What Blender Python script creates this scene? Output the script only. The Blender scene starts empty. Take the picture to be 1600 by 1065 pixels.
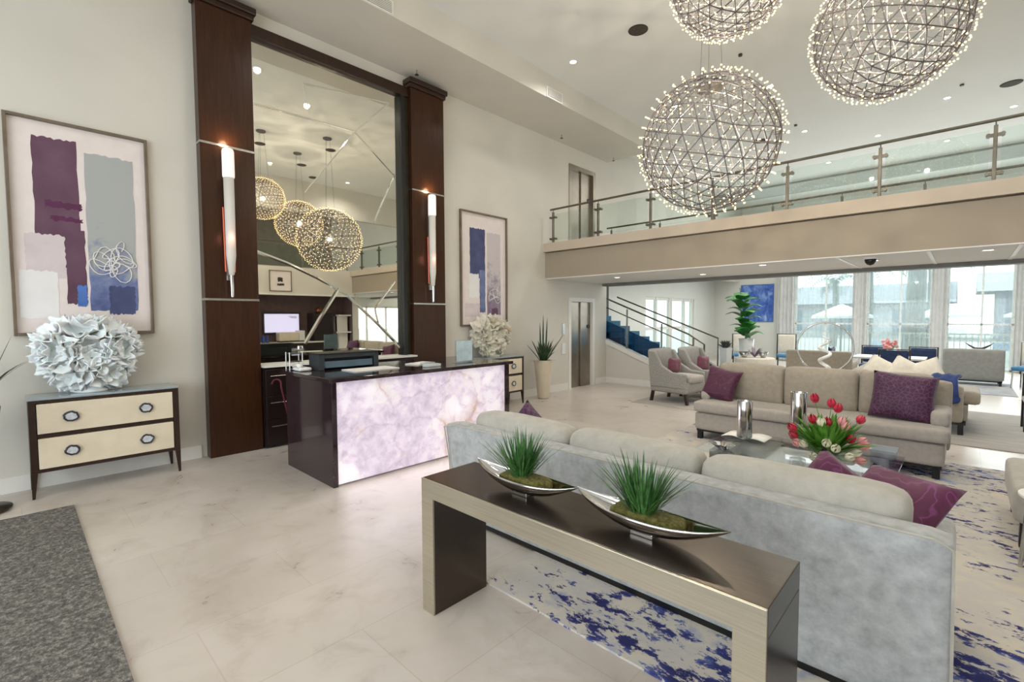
import bpy, bmesh, math, random
from mathutils import Vector, Matrix, Euler, noise
random.seed(7)
PI = math.pi
sc = bpy.context.scene
COL = sc.collection

# ------------------------------------------------------------------ camera
cam = bpy.data.cameras.new('camera'); camo = bpy.data.objects.new('camera', cam); COL.objects.link(camo)
cam.sensor_width = 36.0; cam.sensor_fit = 'HORIZONTAL'
cam.lens = 744.39 / 1600 * 36.0
cam.clip_start = 0.05; cam.clip_end = 300
yaw, pit, roll = math.radians(43.608), math.radians(2.864), math.radians(-0.227)
fw = Vector((-math.sin(yaw) * math.cos(pit), math.cos(yaw) * math.cos(pit), -math.sin(pit)))
r0 = Vector((math.cos(yaw), math.sin(yaw), 0)); u0 = r0.cross(fw)
Rv = r0 * math.cos(roll) + u0 * math.sin(roll); Uv = Rv.cross(fw)
camo.matrix_world = Matrix(((Rv.x, Uv.x, -fw.x, 6.54), (Rv.y, Uv.y, -fw.y, 0), (Rv.z, Uv.z, -fw.z, 1.65), (0, 0, 0, 1)))
sc.camera = camo

# ------------------------------------------------------------------ world, exposure
w = bpy.data.worlds.new('sky'); sc.world = w; w.use_nodes = True
bg = w.node_tree.nodes['Background']; bg.inputs[0].default_value = (0.86, 0.94, 1.0, 1); bg.inputs[1].default_value = 3.4
sc.view_settings.view_transform = 'Standard'; sc.view_settings.look = 'None'
sc.view_settings.gamma = 1.0; sc.view_settings.use_curve_mapping = False
sc.view_settings.exposure = 0.12

LIGHTS = []
def lamp(kind, name, loc, energy, color=(1, 1, 1), rot=(0, 0, 0), **kw):
    d = bpy.data.lights.new(name, kind); d.energy = energy; d.color = color
    for k, v in kw.items(): setattr(d, k, v)
    o = bpy.data.objects.new(name, d); COL.objects.link(o); o.location = loc; o.rotation_euler = rot
    return o
lamp('SUN', 'sun', (0, 40, 30), 1.6, (1, .96, .9), (math.radians(48), 0, math.radians(200)), angle=.02)
# fill light added behind the camera, as if daylight came from an unseen entrance
lamp('AREA', 'entrance_fill', (5.0, -4.95, 2.3), 165, (.9, .95, 1), (math.radians(90), 0, 0), shape='RECTANGLE', size=7.0, size_y=4.0)
# daylight that the far windows let in
lamp('AREA', 'far_window_daylight', (5.6, 19.6, 2.4), 230, (.92, .97, 1), (math.radians(-90), 0, 0), shape='RECTANGLE', size=7.5, size_y=4.2)

# ------------------------------------------------------------------ materials
def lin(c):
    return tuple(((v / 255) / 12.92 if v / 255 <= .04045 else (((v / 255) + .055) / 1.055) ** 2.4) for v in c) + (1,)
class NT:
    def __init__(s, name):
        s.m = bpy.data.materials.new(name); s.m.use_nodes = True; s.t = s.m.node_tree; s.b = s.t.nodes['Principled BSDF']
        s.out = s.t.nodes['Material Output']
    def n(s, typ, **kw):
        n = s.t.nodes.new(typ)
        for k, v in kw.items(): setattr(n, k, v)
        return n
    def l(s, a, b): s.t.links.new(a, b)
    def co(s, scale=(1, 1, 1), rot=(0, 0, 0)):
        tc = s.n('ShaderNodeTexCoord'); mp = s.n('ShaderNodeMapping')
        mp.inputs['Scale'].default_value = scale; mp.inputs['Rotation'].default_value = rot
        s.l(tc.outputs['Object'], mp.inputs[0]); return mp.outputs[0]
    def noise(s, vec, scale, detail=3, rough=.5, dist=0):
        n = s.n('ShaderNodeTexNoise'); n.inputs['Scale'].default_value = scale; n.inputs['Detail'].default_value = detail
        n.inputs['Roughness'].default_value = rough; n.inputs['Distortion'].default_value = dist
        s.l(vec, n.inputs['Vector']); return n.outputs['Fac']
    def ramp(s, fac, stops, interp='LINEAR'):
        r = s.n('ShaderNodeValToRGB'); r.color_ramp.interpolation = interp
        e = r.color_ramp.elements
        while len(e) > 1: e.remove(e[-1])
        e[0].position = stops[0][0]; e[0].color = lin(stops[0][1])
        for p, c in stops[1:]:
            x = e.new(p); x.color = lin(c)
        s.l(fac, r.inputs[0]); return r.outputs[0]
    def mix(s, fac, a, b, mode='MIX'):
        m = s.n('ShaderNodeMix', data_type='RGBA', blend_type=mode)
        for i, v in ((0, fac), (6, a), (7, b)):
            if hasattr(v, 'links') or hasattr(v, 'is_linked'): s.l(v, m.inputs[i])
            elif i == 0: m.inputs[0].default_value = v
            else: m.inputs[i].default_value = lin(v)
        return m.outputs[2]
    def base(s, c): s.l(c, s.b.inputs['Base Color'])
    def bump(s, h, strength=.2, dist=.01):
        b = s.n('ShaderNodeBump'); b.inputs['Strength'].default_value = strength; b.inputs['Distance'].default_value = dist
        s.l(h, b.inputs['Height']); s.l(b.outputs[0], s.b.inputs['Normal'])
def simple(name, c, rough=.5, metal=0, var=8, nscale=6, bump=0, spec=.5, **kw):
    t = NT(name); v = t.co()
    f = t.noise(v, nscale, 4)
    lo = tuple(max(0, x - var) for x in c); hi = tuple(min(255, x + var) for x in c)
    t.base(t.ramp(f, [(.3, lo), (.7, hi)]))
    t.b.inputs['Roughness'].default_value = rough; t.b.inputs['Metallic'].default_value = metal
    t.b.inputs['Specular IOR Level'].default_value = spec
    if bump: t.bump(t.noise(v, nscale * 12, 2), bump)
    for k, x in kw.items(): t.b.inputs[k.replace('_', ' ')].default_value = x
    return t.m
def emis(name, c, s, sampling=None):
    t = NT(name); t.b.inputs['Base Color'].default_value = lin(c); t.b.inputs['Emission Color'].default_value = lin(c)
    t.b.inputs['Emission Strength'].default_value = s
    if sampling: t.m.cycles.emission_sampling = sampling
    return t.m
def glass(name, c=(235, 245, 242), rough=0, alpha=.12, refl=.18):
    # thin architectural glass: mostly transparent with a glossy reflection that grows at grazing angles
    t = NT(name); t.t.nodes.remove(t.b)
    tr = t.n('ShaderNodeBsdfTransparent'); tr.inputs[0].default_value = lin(c)
    gl = t.n('ShaderNodeBsdfGlossy'); gl.inputs['Roughness'].default_value = rough + .02; gl.inputs[0].default_value = (1, 1, 1, 1)
    lw = t.n('ShaderNodeLayerWeight'); lw.inputs[0].default_value = .5
    pw = t.n('ShaderNodeMath', operation='POWER'); pw.inputs[1].default_value = 4.0; t.l(lw.outputs['Facing'], pw.inputs[0])
    ml = t.n('ShaderNodeMath', operation='MULTIPLY_ADD'); ml.inputs[1].default_value = .45; ml.inputs[2].default_value = .03
    t.l(pw.outputs[0], ml.inputs[0])
    mx = t.n('ShaderNodeMixShader'); t.l(ml.outputs[0], mx.inputs[0]); t.l(tr.outputs[0], mx.inputs[1]); t.l(gl.outputs[0], mx.inputs[2])
    t.l(mx.outputs[0], t.out.inputs[0]); return t.m

M = {}
M['wall'] = simple('wall_paint', (208, 204, 194), .7, var=3, nscale=1.2)
M['wall_white'] = simple('white_wall_paint', (222, 222, 216), .7, var=3, nscale=1.2)
M['ceiling'] = simple('ceiling_paint', (224, 224, 220), .8, var=2, nscale=1)
M['fascia'] = simple('tan_fascia_paint', (158, 146, 128), .6, var=3, nscale=1)
M['ledge'] = simple('ledge_paint', (192, 178, 160), .6, var=3, nscale=1)
M['trim'] = simple('white_trim', (226, 224, 218), .45, var=2)
M['gray_trim'] = simple('grey_bulkhead', (150, 155, 150), .7, var=3)
M['dark_trim'] = simple('grey_beam_paint', (120, 120, 116), .6, var=3)  # plain grey paint of the drop beam under the walkway
def floor_mat():
    t = NT('limestone_tile'); v = t.co()
    f1 = t.noise(v, .7, 6, .6); f2 = t.noise(v, 3.2, 8, .62, .6)
    c = t.ramp(f1, [(.3, (198, 190, 180)), (.55, (212, 205, 198)), (.75, (222, 218, 214))])
    c2 = t.ramp(f2, [(.33, (188, 175, 160)), (.5, (230, 225, 218)), (.8, (238, 234, 228))])
    c = t.mix(.45, c, c2, 'MULTIPLY')
    rt = t.co(rot=(0, 0, PI / 2))
    br = t.n('ShaderNodeTexBrick'); br.inputs['Scale'].default_value = 1.0; br.inputs['Mortar Size'].default_value = .0045
    br.inputs['Brick Width'].default_value = 1.22; br.inputs['Row Height'].default_value = .61
    br.inputs['Color1'].default_value = (1, 1, 1, 1); br.inputs['Color2'].default_value = (.94, .93, .92, 1); br.inputs['Mortar'].default_value = (.86, .84, .82, 1)
    br.inputs['Mortar Smooth'].default_value = .5
    t.l(rt, br.inputs['Vector'])
    c = t.mix(1.0, c, br.outputs['Color'], 'MULTIPLY'); t.base(c)
    r = t.n('ShaderNodeMapRange'); r.inputs[3].default_value = .2; r.inputs[4].default_value = .42; t.l(f2, r.inputs[0]); t.l(r.outputs[0], t.b.inputs['Roughness'])
    t.b.inputs['Specular IOR Level'].default_value = .5
    return t.m
M['floor'] = floor_mat()
def wood_mat(name, a, b, rough=.25, ax=(3, 3, .25), sc_=8, spec=.5):
    t = NT(name); v = t.co(ax); f = t.noise(v, sc_, 6, .6, 1.2)
    t.base(t.ramp(f, [(.25, a), (.75, b)])); t.b.inputs['Roughness'].default_value = rough; t.b.inputs['Specular IOR Level'].default_value = spec
    return t.m
M['column'] = wood_mat('dark_walnut_veneer', (44, 24, 12), (68, 40, 22), .28, spec=.3)
M['espresso'] = wood_mat('espresso_wood', (36, 20, 14), (52, 32, 22), .3)
M['cabinet'] = wood_mat('dark_cabinet_wood', (24, 14, 13), (36, 22, 20), .35)
M['black'] = simple('black_lacquer', (16, 15, 16), .3, var=4)
M['stone_dark'] = simple('polished_dark_stone', (46, 33, 38), .07, var=10, nscale=14, spec=.8)
M['silver'] = simple('brushed_silver', (190, 190, 186), .25, 1, var=8)
M['steel'] = simple('stainless_steel', (150, 142, 130), .32, 1, var=14, nscale=2)
M['rail'] = simple('railing_metal', (112, 108, 96), .4, .8, var=10)
M['nickel'] = simple('polished_nickel', (200, 198, 196), .12, 1, var=6)
M['chand'] = simple('chandelier_rod', (104, 100, 102), .5, .35, var=8)
M['gunmetal'] = simple('gunmetal', (70, 66, 60), .4, .8, var=10)
def mirror_mat():
    t = NT('mirror_silvering'); t.b.inputs['Base Color'].default_value = lin((232, 230, 218)); t.b.inputs['Metallic'].default_value = 1
    t.b.inputs['Roughness'].default_value = .015; return t.m
M['mirror'] = mirror_mat()
M['bevel'] = simple('bevelled_glass_edge', (232, 232, 222), .06, .95, var=6)
M['glass'] = glass('clear_glass'); M['glass_green'] = glass('rail_glass', (245, 250, 248)); M['glass_blue'] = glass('blue_tinted_glass', (120, 175, 200))
M['agate'] = simple('agate_slice', (196, 200, 206), .15, var=20, nscale=40)
M['agate_rim'] = simple('agate_rim', (52, 56, 66), .25, .3, var=16, nscale=30)
M['cream'] = simple('cream_lacquer', (222, 210, 186), .4, var=5)
M['glass_top'] = simple('grey_glass_top', (150, 165, 172), .05, var=5, spec=.9)
M['flower'] = simple('white_porcelain', (238, 242, 243), .35, var=4, Subsurface_Weight=.15)
M['flower_warm'] = simple('ivory_porcelain', (226, 220, 204), .4, var=5, Subsurface_Weight=.15)
M['planter'] = simple('cream_planter_glaze', (226, 214, 192), .4, var=4)
M['planter_white'] = simple('white_planter_glaze', (236, 238, 236), .3, var=3)
M['leaf_dark'] = simple('dark_leaf', (44, 70, 38), .4, var=18, nscale=20)
M['leaf'] = simple('green_leaf', (52, 128, 52), .35, var=22, nscale=9)
M['leaf_bright'] = simple('bright_leaf', (84, 138, 40), .4, var=26, nscale=14)
M['grass'] = simple('grass_blade', (56, 104, 44), .45, var=30, nscale=25)
M['succulent'] = simple('grey_succulent', (92, 96, 92), .5, var=16, nscale=20)
M['moss'] = simple('moss', (110, 104, 40), .9, var=30, nscale=60, bump=.8)
M['red'] = simple('red_petal', (186, 28, 58), .45, var=20, nscale=30); M['pink'] = simple('pink_petal', (232, 160, 158), .5, var=14, nscale=30)
M['white_petal'] = simple('cream_petal', (234, 232, 204), .5, var=10, nscale=30)
M['burgundy'] = simple('burgundy_enamel', (96, 30, 44), .3, var=10)
M['white_plastic'] = simple('white_plastic', (228, 228, 226), .4, var=3)
M['dark_plastic'] = simple('dark_plastic', (44, 50, 54), .4, var=6); M['blue_plastic'] = simple('slate_blue_plastic', (82, 104, 118), .35, var=8)
M['paper'] = simple('paper', (236, 234, 230), .7, var=3)
M['blue'] = simple('blue_plastic', (40, 70, 150), .3, var=12)
M['tv_screen'] = emis('lit_screen', (206, 204, 240), 1.0)
M['vent'] = simple('vent_grille_grey', (140, 138, 130), .5, var=8)
M['speaker'] = simple('dark_ceiling_speaker', (62, 54, 46), .8, var=12, nscale=40)
M['bulb'] = emis('warm_bulb_glass', (255, 222, 160), 2.6, 'NONE')
M['lens'] = emis('lit_downlight_lens', (255, 250, 238), 7.0, 'NONE')
M['cyl_glow'] = emis('lit_sconce_glass', (240, 232, 226), .5)
M['frost'] = emis('lit_frosted_acrylic', (200, 196, 188), .16)
M['amber'] = emis('red_lit_edge', (200, 96, 72), .5)
def fabric(name, a, b, scale=30, rough=.85, sheen=.2, bump=.15, stretch=(1, 1, 1)):
    t = NT(name); v = t.co(stretch); f = t.noise(v, scale, 5, .65)
    t.base(t.ramp(f, [(.3, a), (.7, b)])); t.b.inputs['Roughness'].default_value = rough
    t.b.inputs['Sheen Weight'].default_value = sheen; t.b.inputs['Sheen Roughness'].default_value = .4
    t.bump(t.noise(v, scale * 5, 2), bump, .004); return t.m
M['velvet_gray'] = fabric('silver_grey_chenille', (146, 148, 147), (180, 182, 182), 16)
M['cushion_gray'] = fabric('grey_beige_cushion', (162, 158, 148), (178, 174, 164), 14)
M['beige'] = fabric('beige_linen', (150, 141, 127), (166, 157, 142), 20)
M['beige_frame'] = fabric('taupe_linen', (160, 153, 146), (174, 168, 160), 20)
M['cream_fabric'] = fabric('cream_cotton', (214, 206, 190), (228, 222, 208), 16)
M['navy'] = fabric('navy_throw', (28, 44, 92), (44, 66, 122), 14); M['navy_seat'] = fabric('navy_upholstery', (34, 50, 84), (48, 66, 104), 14)
M['blue_seat'] = fabric('blue_upholstery', (56, 110, 152), (76, 132, 172), 14)
M['mauve'] = fabric('mauve_velvet', (100, 50, 66), (126, 70, 86), 18)
def tweed():
    t = NT('grey_patterned_tweed'); v = t.co()
    vo = t.n('ShaderNodeTexVoronoi'); vo.inputs['Scale'].default_value = 75; t.l(v, vo.inputs['Vector'])
    t.base(t.ramp(vo.outputs['Distance'], [(.1, (118, 115, 110)), (.6, (158, 155, 149))])); t.b.inputs['Roughness'].default_value = .85; return t.m
M['tweed'] = tweed()
M['gray_plain'] = fabric('plain_grey_linen', (140, 139, 134), (156, 155, 150), 12)
def purple(name, a, b, sc_=9):
    t = NT(name); v = t.co(); f = t.noise(v, 3.5, 2, .5, .3)
    wv = t.n('ShaderNodeTexWave', wave_type='RINGS'); wv.inputs['Scale'].default_value = sc_ * .55; wv.inputs['Distortion'].default_value = 9; wv.inputs['Detail'].default_value = 2
    wv.inputs['Detail Scale'].default_value = 1.6
    t.l(v, wv.inputs['Vector'])
    t.base(t.ramp(wv.outputs['Fac'], [(.25, a), (.5, a), (.62, b), (.8, a)])); t.b.inputs['Roughness'].default_value = .6
    t.b.inputs['Sheen Weight'].default_value = .15; t.bump(wv.outputs['Fac'], .3, .01); return t.m
M['purple'] = purple('purple_cut_velvet', (74, 24, 52), (100, 44, 80))
M['purple2'] = purple('magenta_cut_velvet', (84, 18, 60), (120, 52, 104), 7)
def purple_dots():
    t = NT('purple_scale_velvet'); v = t.co()
    vo = t.n('ShaderNodeTexVoronoi'); vo.inputs['Scale'].default_value = 26; vo.feature = 'DISTANCE_TO_EDGE'; t.l(v, vo.inputs['Vector'])
    t.base(t.ramp(vo.outputs['Distance'], [(.02, (104, 62, 98)), (.06, (66, 26, 60)), (.3, (58, 20, 54))])); t.b.inputs['Roughness'].default_value = .6
    t.b.inputs['Sheen Weight'].default_value = .1; return t.m
M['purple3'] = purple_dots()
def rug_mat():
    t = NT('navy_splash_rug'); v = t.co((1, 1.7, 1), (0, 0, .35)); v2 = t.co((1, 1, 1))
    big = t.noise(v2, .62, 2, .5); det = t.noise(v, 9, 8, .74, .25); f2 = t.noise(v2, 2.4, 5, .6, .2); mid = t.noise(v, 3.2, 5, .62, .3)
    ad = t.n('ShaderNodeMath', operation='MULTIPLY_ADD'); t.l(big, ad.inputs[0]); ad.inputs[1].default_value = .62; t.l(det, ad.inputs[2])
    a2 = t.n('ShaderNodeMath', operation='MULTIPLY_ADD'); t.l(mid, a2.inputs[0]); a2.inputs[1].default_value = .55; t.l(ad.outputs[0], a2.inputs[2])
    navy = t.ramp(a2.outputs[0], [(.0, (0, 0, 0)), (.5, (0, 0, 0)), (1, (255, 255, 255))])
    th = t.n('ShaderNodeMapRange'); th.inputs[1].default_value = 1.115; th.inputs[2].default_value = 1.155; t.l(a2.outputs[0], th.inputs[0])
    base = t.ramp(f2, [(.32, (206, 198, 182)), (.48, (190, 186, 182)), (.57, (200, 194, 180)), (.68, (142, 150, 182))])
    nv = t.ramp(mid, [(.42, (92, 108, 160)), (.52, (44, 52, 118)), (.62, (32, 34, 90))])
    t.base(t.mix(th.outputs[0], base, nv)); t.b.inputs['Roughness'].default_value = .95
    t.bump(det, .2, .01); return t.m
M['rug'] = rug_mat()
M['rug_gray'] = fabric('grey_streaked_rug', (138, 132, 126), (176, 170, 160), 5, .95, .2, .2, (.4, 3, 1))
M['rug_blue'] = fabric('pale_blue_grey_rug', (120, 128, 140), (184, 184, 180), 2.2, .95, .2, .2)
def mat_mat():
    t = NT('charcoal_entrance_mat'); v = t.co(); f = t.noise(v, 42, 3, .8)
    t.base(t.ramp(f, [(.35, (66, 64, 62)), (.5, (98, 95, 90)), (.68, (150, 146, 138))])); t.b.inputs['Roughness'].default_value = .95
    t.bump(f, .6, .01); return t.m
M['mat'] = mat_mat()
def onyx():
    t = NT('backlit_onyx'); v = t.co((1, 1, 1), (.6, 0, 0))
    cloud = t.noise(v, 2.6, 6, .6, .25); fine = t.noise(v, 9, 7, .7, .4)
    c = t.ramp(cloud, [(.3, (206, 196, 214)), (.46, (222, 212, 228)), (.58, (244, 240, 246)), (.75, (220, 210, 226))])
    c = t.mix(.5, c, t.ramp(fine, [(.34, (196, 182, 196)), (.56, (255, 252, 255))]), 'MULTIPLY')
    vo = t.n('ShaderNodeTexVoronoi'); vo.feature = 'DISTANCE_TO_EDGE'; vo.inputs['Scale'].default_value = 2.6
    nz = t.n('ShaderNodeTexNoise'); nz.inputs['Scale'].default_value = 2.2; nz.inputs['Detail'].default_value = 5; t.l(v, nz.inputs['Vector'])
    mx = t.n('ShaderNodeMix', data_type='VECTOR'); mx.inputs[0].default_value = .42; t.l(v, mx.inputs[4]); t.l(nz.outputs['Color'], mx.inputs[5]); t.l(mx.outputs[1], vo.inputs['Vector'])
    crack = t.ramp(vo.outputs['Distance'], [(.0, (196, 184, 194)), (.04, (255, 255, 255))])
    c = t.mix(.3, c, crack, 'MULTIPLY')
    vn = t.ramp(vo.outputs['Distance'], [(0, (255, 255, 255)), (.05, (190, 190, 190)), (.22, (0, 0, 0))])
    gate = t.ramp(t.noise(v, 1.15, 4, .6), [(.5, (0, 0, 0)), (.64, (255, 255, 255))])
    k = t.mix(1.0, vn, gate, 'MULTIPLY')
    k2 = t.mix(1.0, k, t.ramp(fine, [(.3, (120, 120, 120)), (.6, (255, 255, 255))]), 'MULTIPLY')
    c = t.mix(k2, c, (184, 152, 128))
    t.base(c); t.l(c, t.b.inputs['Emission Color']); t.b.inputs['Emission Strength'].default_value = .42; t.b.inputs['Roughness'].default_value = .15
    return t.m
M['onyx'] = onyx()
def brushed(name, a, b, rough):
    t = NT(name); v = t.co((.6, 40, 40)); f = t.noise(v, 5, 4, .6); f2 = t.noise(t.co(), 1.6, 2)
    c = t.mix(.4, t.ramp(f, [(.3, a), (.7, b)]), t.ramp(f2, [(.3, a), (.7, b)])); t.base(c)
    t.b.inputs['Metallic'].default_value = .85; t.b.inputs['Roughness'].default_value = rough; return t.m
M['pewter'] = brushed('pewter_lit_front', (176, 168, 150), (206, 198, 178), .36)  # same metal as the dark top, light on the front put into the colour
M['pewter_dark'] = brushed('dark_pewter_metal', (74, 66, 60), (100, 90, 80), .24)  # the console metal's own dark tone
M['sheer'] = None
def sheer():
    t = NT('sheer_curtain'); t.t.nodes.remove(t.b)
    tr = t.n('ShaderNodeBsdfTransparent'); tl = t.n('ShaderNodeBsdfTranslucent'); tl.inputs[0].default_value = (.9, .93, .94, 1)
    df = t.n('ShaderNodeBsdfDiffuse'); df.inputs[0].default_value = (.85, .88, .9, 1)
    m1 = t.n('ShaderNodeMixShader'); m1.inputs[0].default_value = .5; t.l(tl.outputs[0], m1.inputs[1]); t.l(df.outputs[0], m1.inputs[2])
    m2 = t.n('ShaderNodeMixShader'); m2.inputs[0].default_value = .3; t.l(tr.outputs[0], m2.inputs[1]); t.l(m1.outputs[0], m2.inputs[2]); t.l(m2.outputs[0], t.out.inputs[0])
    return t.m
M['sheer'] = sheer()
M['drape'] = fabric('grey_drape', (206, 208, 208), (222, 224, 224), 4)
M['acrylic'] = glass('clear_acrylic', (240, 244, 246))
M['art_paper'] = simple('art_paper', (224, 214, 210), .6, var=4)
M['p_purple'] = simple('plum_paint', (94, 62, 82), .6, var=12, nscale=3); M['p_plum2'] = simple('deep_plum_paint', (84, 28, 70), .6, var=8)
M['p_gray'] = simple('grey_paint', (168, 170, 168), .6, var=8, nscale=2); M['p_white'] = simple('white_paint_stroke', (228, 226, 226), .6, var=3)
M['p_blush'] = simple('blush_paint', (208, 196, 198), .6, var=5)
M['p_blue'] = simple('slate_blue_paint', (98, 110, 150), .6, var=20, nscale=5); M['p_navy'] = simple('navy_paint', (64, 72, 112), .6, var=12, nscale=4)
M['p_skyblue'] = simple('bright_blue_paint', (70, 110, 180), .6, var=14, nscale=5)
def graded(name, lo, mid, hi, z0, z1):
    t = NT(name); v = t.co(); sp = t.n('ShaderNodeSeparateXYZ'); t.l(v, sp.inputs[0])
    mr = t.n('ShaderNodeMapRange'); mr.inputs[1].default_value = z0; mr.inputs[2].default_value = z1; t.l(sp.outputs[2], mr.inputs[0])
    a = t.n('ShaderNodeMath', operation='MULTIPLY_ADD'); t.l(t.noise(v, 4.5, 6, .7), a.inputs[0]); a.inputs[1].default_value = 1.1; t.l(mr.outputs[0], a.inputs[2])
    t.base(t.ramp(a.outputs[0], [(.5, lo), (.78, mid), (1.0, hi)])); t.b.inputs['Roughness'].default_value = .6; return t.m
M['p_washblue'] = graded('grey_to_blue_brushwork', (72, 84, 132), (112, 124, 164), (166, 169, 168), .1, 1.9)
M['p_washmauve'] = graded('blush_to_mauve_brushwork', (120, 100, 134), (150, 138, 150), (196, 188, 192), .1, 2.3)
M['p_mauvegray'] = simple('mauve_grey_paint', (146, 134, 146), .6, var=16, nscale=4)
M['art_frame'] = simple('pewter_picture_frame', (118, 106, 92), .35, .5, var=8)
def blue_art():
    t = NT('blue_abstract_canvas'); v = t.co((1.6, 1, 1)); f = t.noise(v, 2.6, 6, .62, .8)
    t.base(t.ramp(f, [(.32, (40, 70, 160)), (.5, (74, 112, 196)), (.62, (128, 160, 220)), (.74, (196, 210, 236))])); return t.m
M['blue_art'] = blue_art()
M['sea'] = simple('pool_water', (70, 120, 160), .1, var=14, nscale=.6)
M['deck'] = simple('pool_deck', (150, 150, 146), .7, var=6); M['hut'] = simple('grey_violet_render', (124, 126, 136), .7, var=5)
M['roof'] = simple('pale_roof', (150, 152, 158), .7, var=6); M['trunk'] = simple('palm_trunk', (120, 124, 124), .8, var=14, nscale=8)
M['palm'] = simple('palm_frond', (84, 112, 104), .5, var=18, nscale=4); M['canopy'] = simple('white_canopy', (214, 216, 216), .7, var=3)
M['hedge'] = simple('hedge_leaf', (96, 124, 104), .7, var=20, nscale=9)

# ------------------------------------------------------------------ helpers
def B(): return bmesh.new()
def box(bm, x0, x1, y0, y1, z0, z1, rot=None, pivot=None):
    v = [bm.verts.new((x, y, z)) for x in (x0, x1) for y in (y0, y1) for z in (z0, z1)]
    for f in ((0, 1, 3, 2), (4, 6, 7, 5), (0, 4, 5, 1), (2, 3, 7, 6), (0, 2, 6, 4), (1, 5, 7, 3)): bm.faces.new([v[i] for i in f])
    if rot is not None: bmesh.ops.rotate(bm, verts=v, cent=pivot or (0, 0, 0), matrix=rot)
    return v
def prism(bm, pts, axis, a, b):
    def P(p, h): return {'x': (h, p[0], p[1]), 'y': (p[0], h, p[1]), 'z': (p[0], p[1], h)}[axis]
    A = [bm.verts.new(P(p, a)) for p in pts]; Bv = [bm.verts.new(P(p, b)) for p in pts]; n = len(pts)
    bm.faces.new(A); bm.faces.new(Bv[::-1])
    for i in range(n): bm.faces.new((A[i], Bv[i], Bv[(i + 1) % n], A[(i + 1) % n]))
def tube(bm, pts, r, seg=8, r1=None, closed=False):
    pts = [Vector(p) for p in pts]; n = len(pts); rings = []
    prev = None
    for i, p in enumerate(pts):
        if closed: t = pts[(i + 1) % n] - pts[i - 1]
        else: t = pts[min(i + 1, n - 1)] - pts[max(i - 1, 0)]
        t.normalize()
        if prev is None: a = t.orthogonal().normalized()
        else:
            a = prev - t * prev.dot(t); a = a.normalized() if a.length > 1e-6 else t.orthogonal().normalized()
        prev = a; b = t.cross(a)
        if callable(r): rr = r(i / max(1, n - 1))
        else: rr = r if r1 is None else r + (r1 - r) * i / max(1, n - 1)
        rings.append([bm.verts.new(p + (a * math.cos(2 * PI * k / seg) + b * math.sin(2 * PI * k / seg)) * rr) for k in range(seg)])
    m = n if closed else n - 1
    for i in range(m):
        A, C_ = rings[i], rings[(i + 1) % n]
        for k in range(seg): bm.faces.new((A[k], A[(k + 1) % seg], C_[(k + 1) % seg], C_[k]))
    if not closed:
        bm.faces.new(rings[0][::-1]); bm.faces.new(rings[-1])
def lathe(bm, prof, c=(0, 0, 0), seg=24, caps=True):
    rings = []
    for r, z in prof: rings.append([bm.verts.new((c[0] + r * math.cos(2 * PI * k / seg), c[1] + r * math.sin(2 * PI * k / seg), c[2] + z)) for k in range(seg)])
    for A, C_ in zip(rings, rings[1:]):
        for k in range(seg): bm.faces.new((A[k], A[(k + 1) % seg], C_[(k + 1) % seg], C_[k]))
    if caps:
        if prof[0][0] > 1e-4: bm.faces.new(rings[0][::-1])
        if prof[-1][0] > 1e-4: bm.faces.new(rings[-1])
def softbox(bm, x0, x1, y0, y1, z0, z1, r=.05, puff=(0, 0, 0), n=8, seed=0, wob=.0, fn=None):
    # rounded, slightly crowned cushion
    t = bmesh.new(); bmesh.ops.create_cube(t, size=2)
    bmesh.ops.subdivide_edges(t, edges=t.edges[:], cuts=n, use_grid_fill=True)
    hx, hy, hz = (x1 - x0) / 2, (y1 - y0) / 2, (z1 - z0) / 2
    r = min(r, hx * .98, hy * .98, hz * .98)
    mp = {}
    for v in t.verts:
        u = v.co.copy()
        p = Vector((u.x * hx, u.y * hy, u.z * hz))
        # redistribute towards the edges so that the rounding has vertices
        q = Vector([math.copysign(h * (1 - (1 - abs(c)) ** 1.6), c) for c, h in ((u.x, hx), (u.y, hy), (u.z, hz))])
        i = Vector([max(-(h - r), min(h - r, c)) for c, h in ((q.x, hx), (q.y, hy), (q.z, hz))])
        d = q - i
        if d.length > 1e-9: q = i + d.normalized() * r
        e = Vector((q.x / hx, q.y / hy, q.z / hz))
        q.x += puff[0] * e.x * (1 - e.y ** 2) * (1 - e.z ** 2); q.y += puff[1] * e.y * (1 - e.x ** 2) * (1 - e.z ** 2); q.z += puff[2] * e.z * (1 - e.x ** 2) * (1 - e.y ** 2)
        if wob: q += noise.noise_vector(Vector((q.x * 4 + seed, q.y * 4, q.z * 4))) * wob
        q += Vector(((x0 + x1) / 2, (y0 + y1) / 2, (z0 + z1) / 2))
        if fn: q = fn(q)
        mp[v.index] = bm.verts.new(q)
    for f in t.faces: bm.faces.new([mp[v.index] for v in f.verts])
    t.free()
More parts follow.
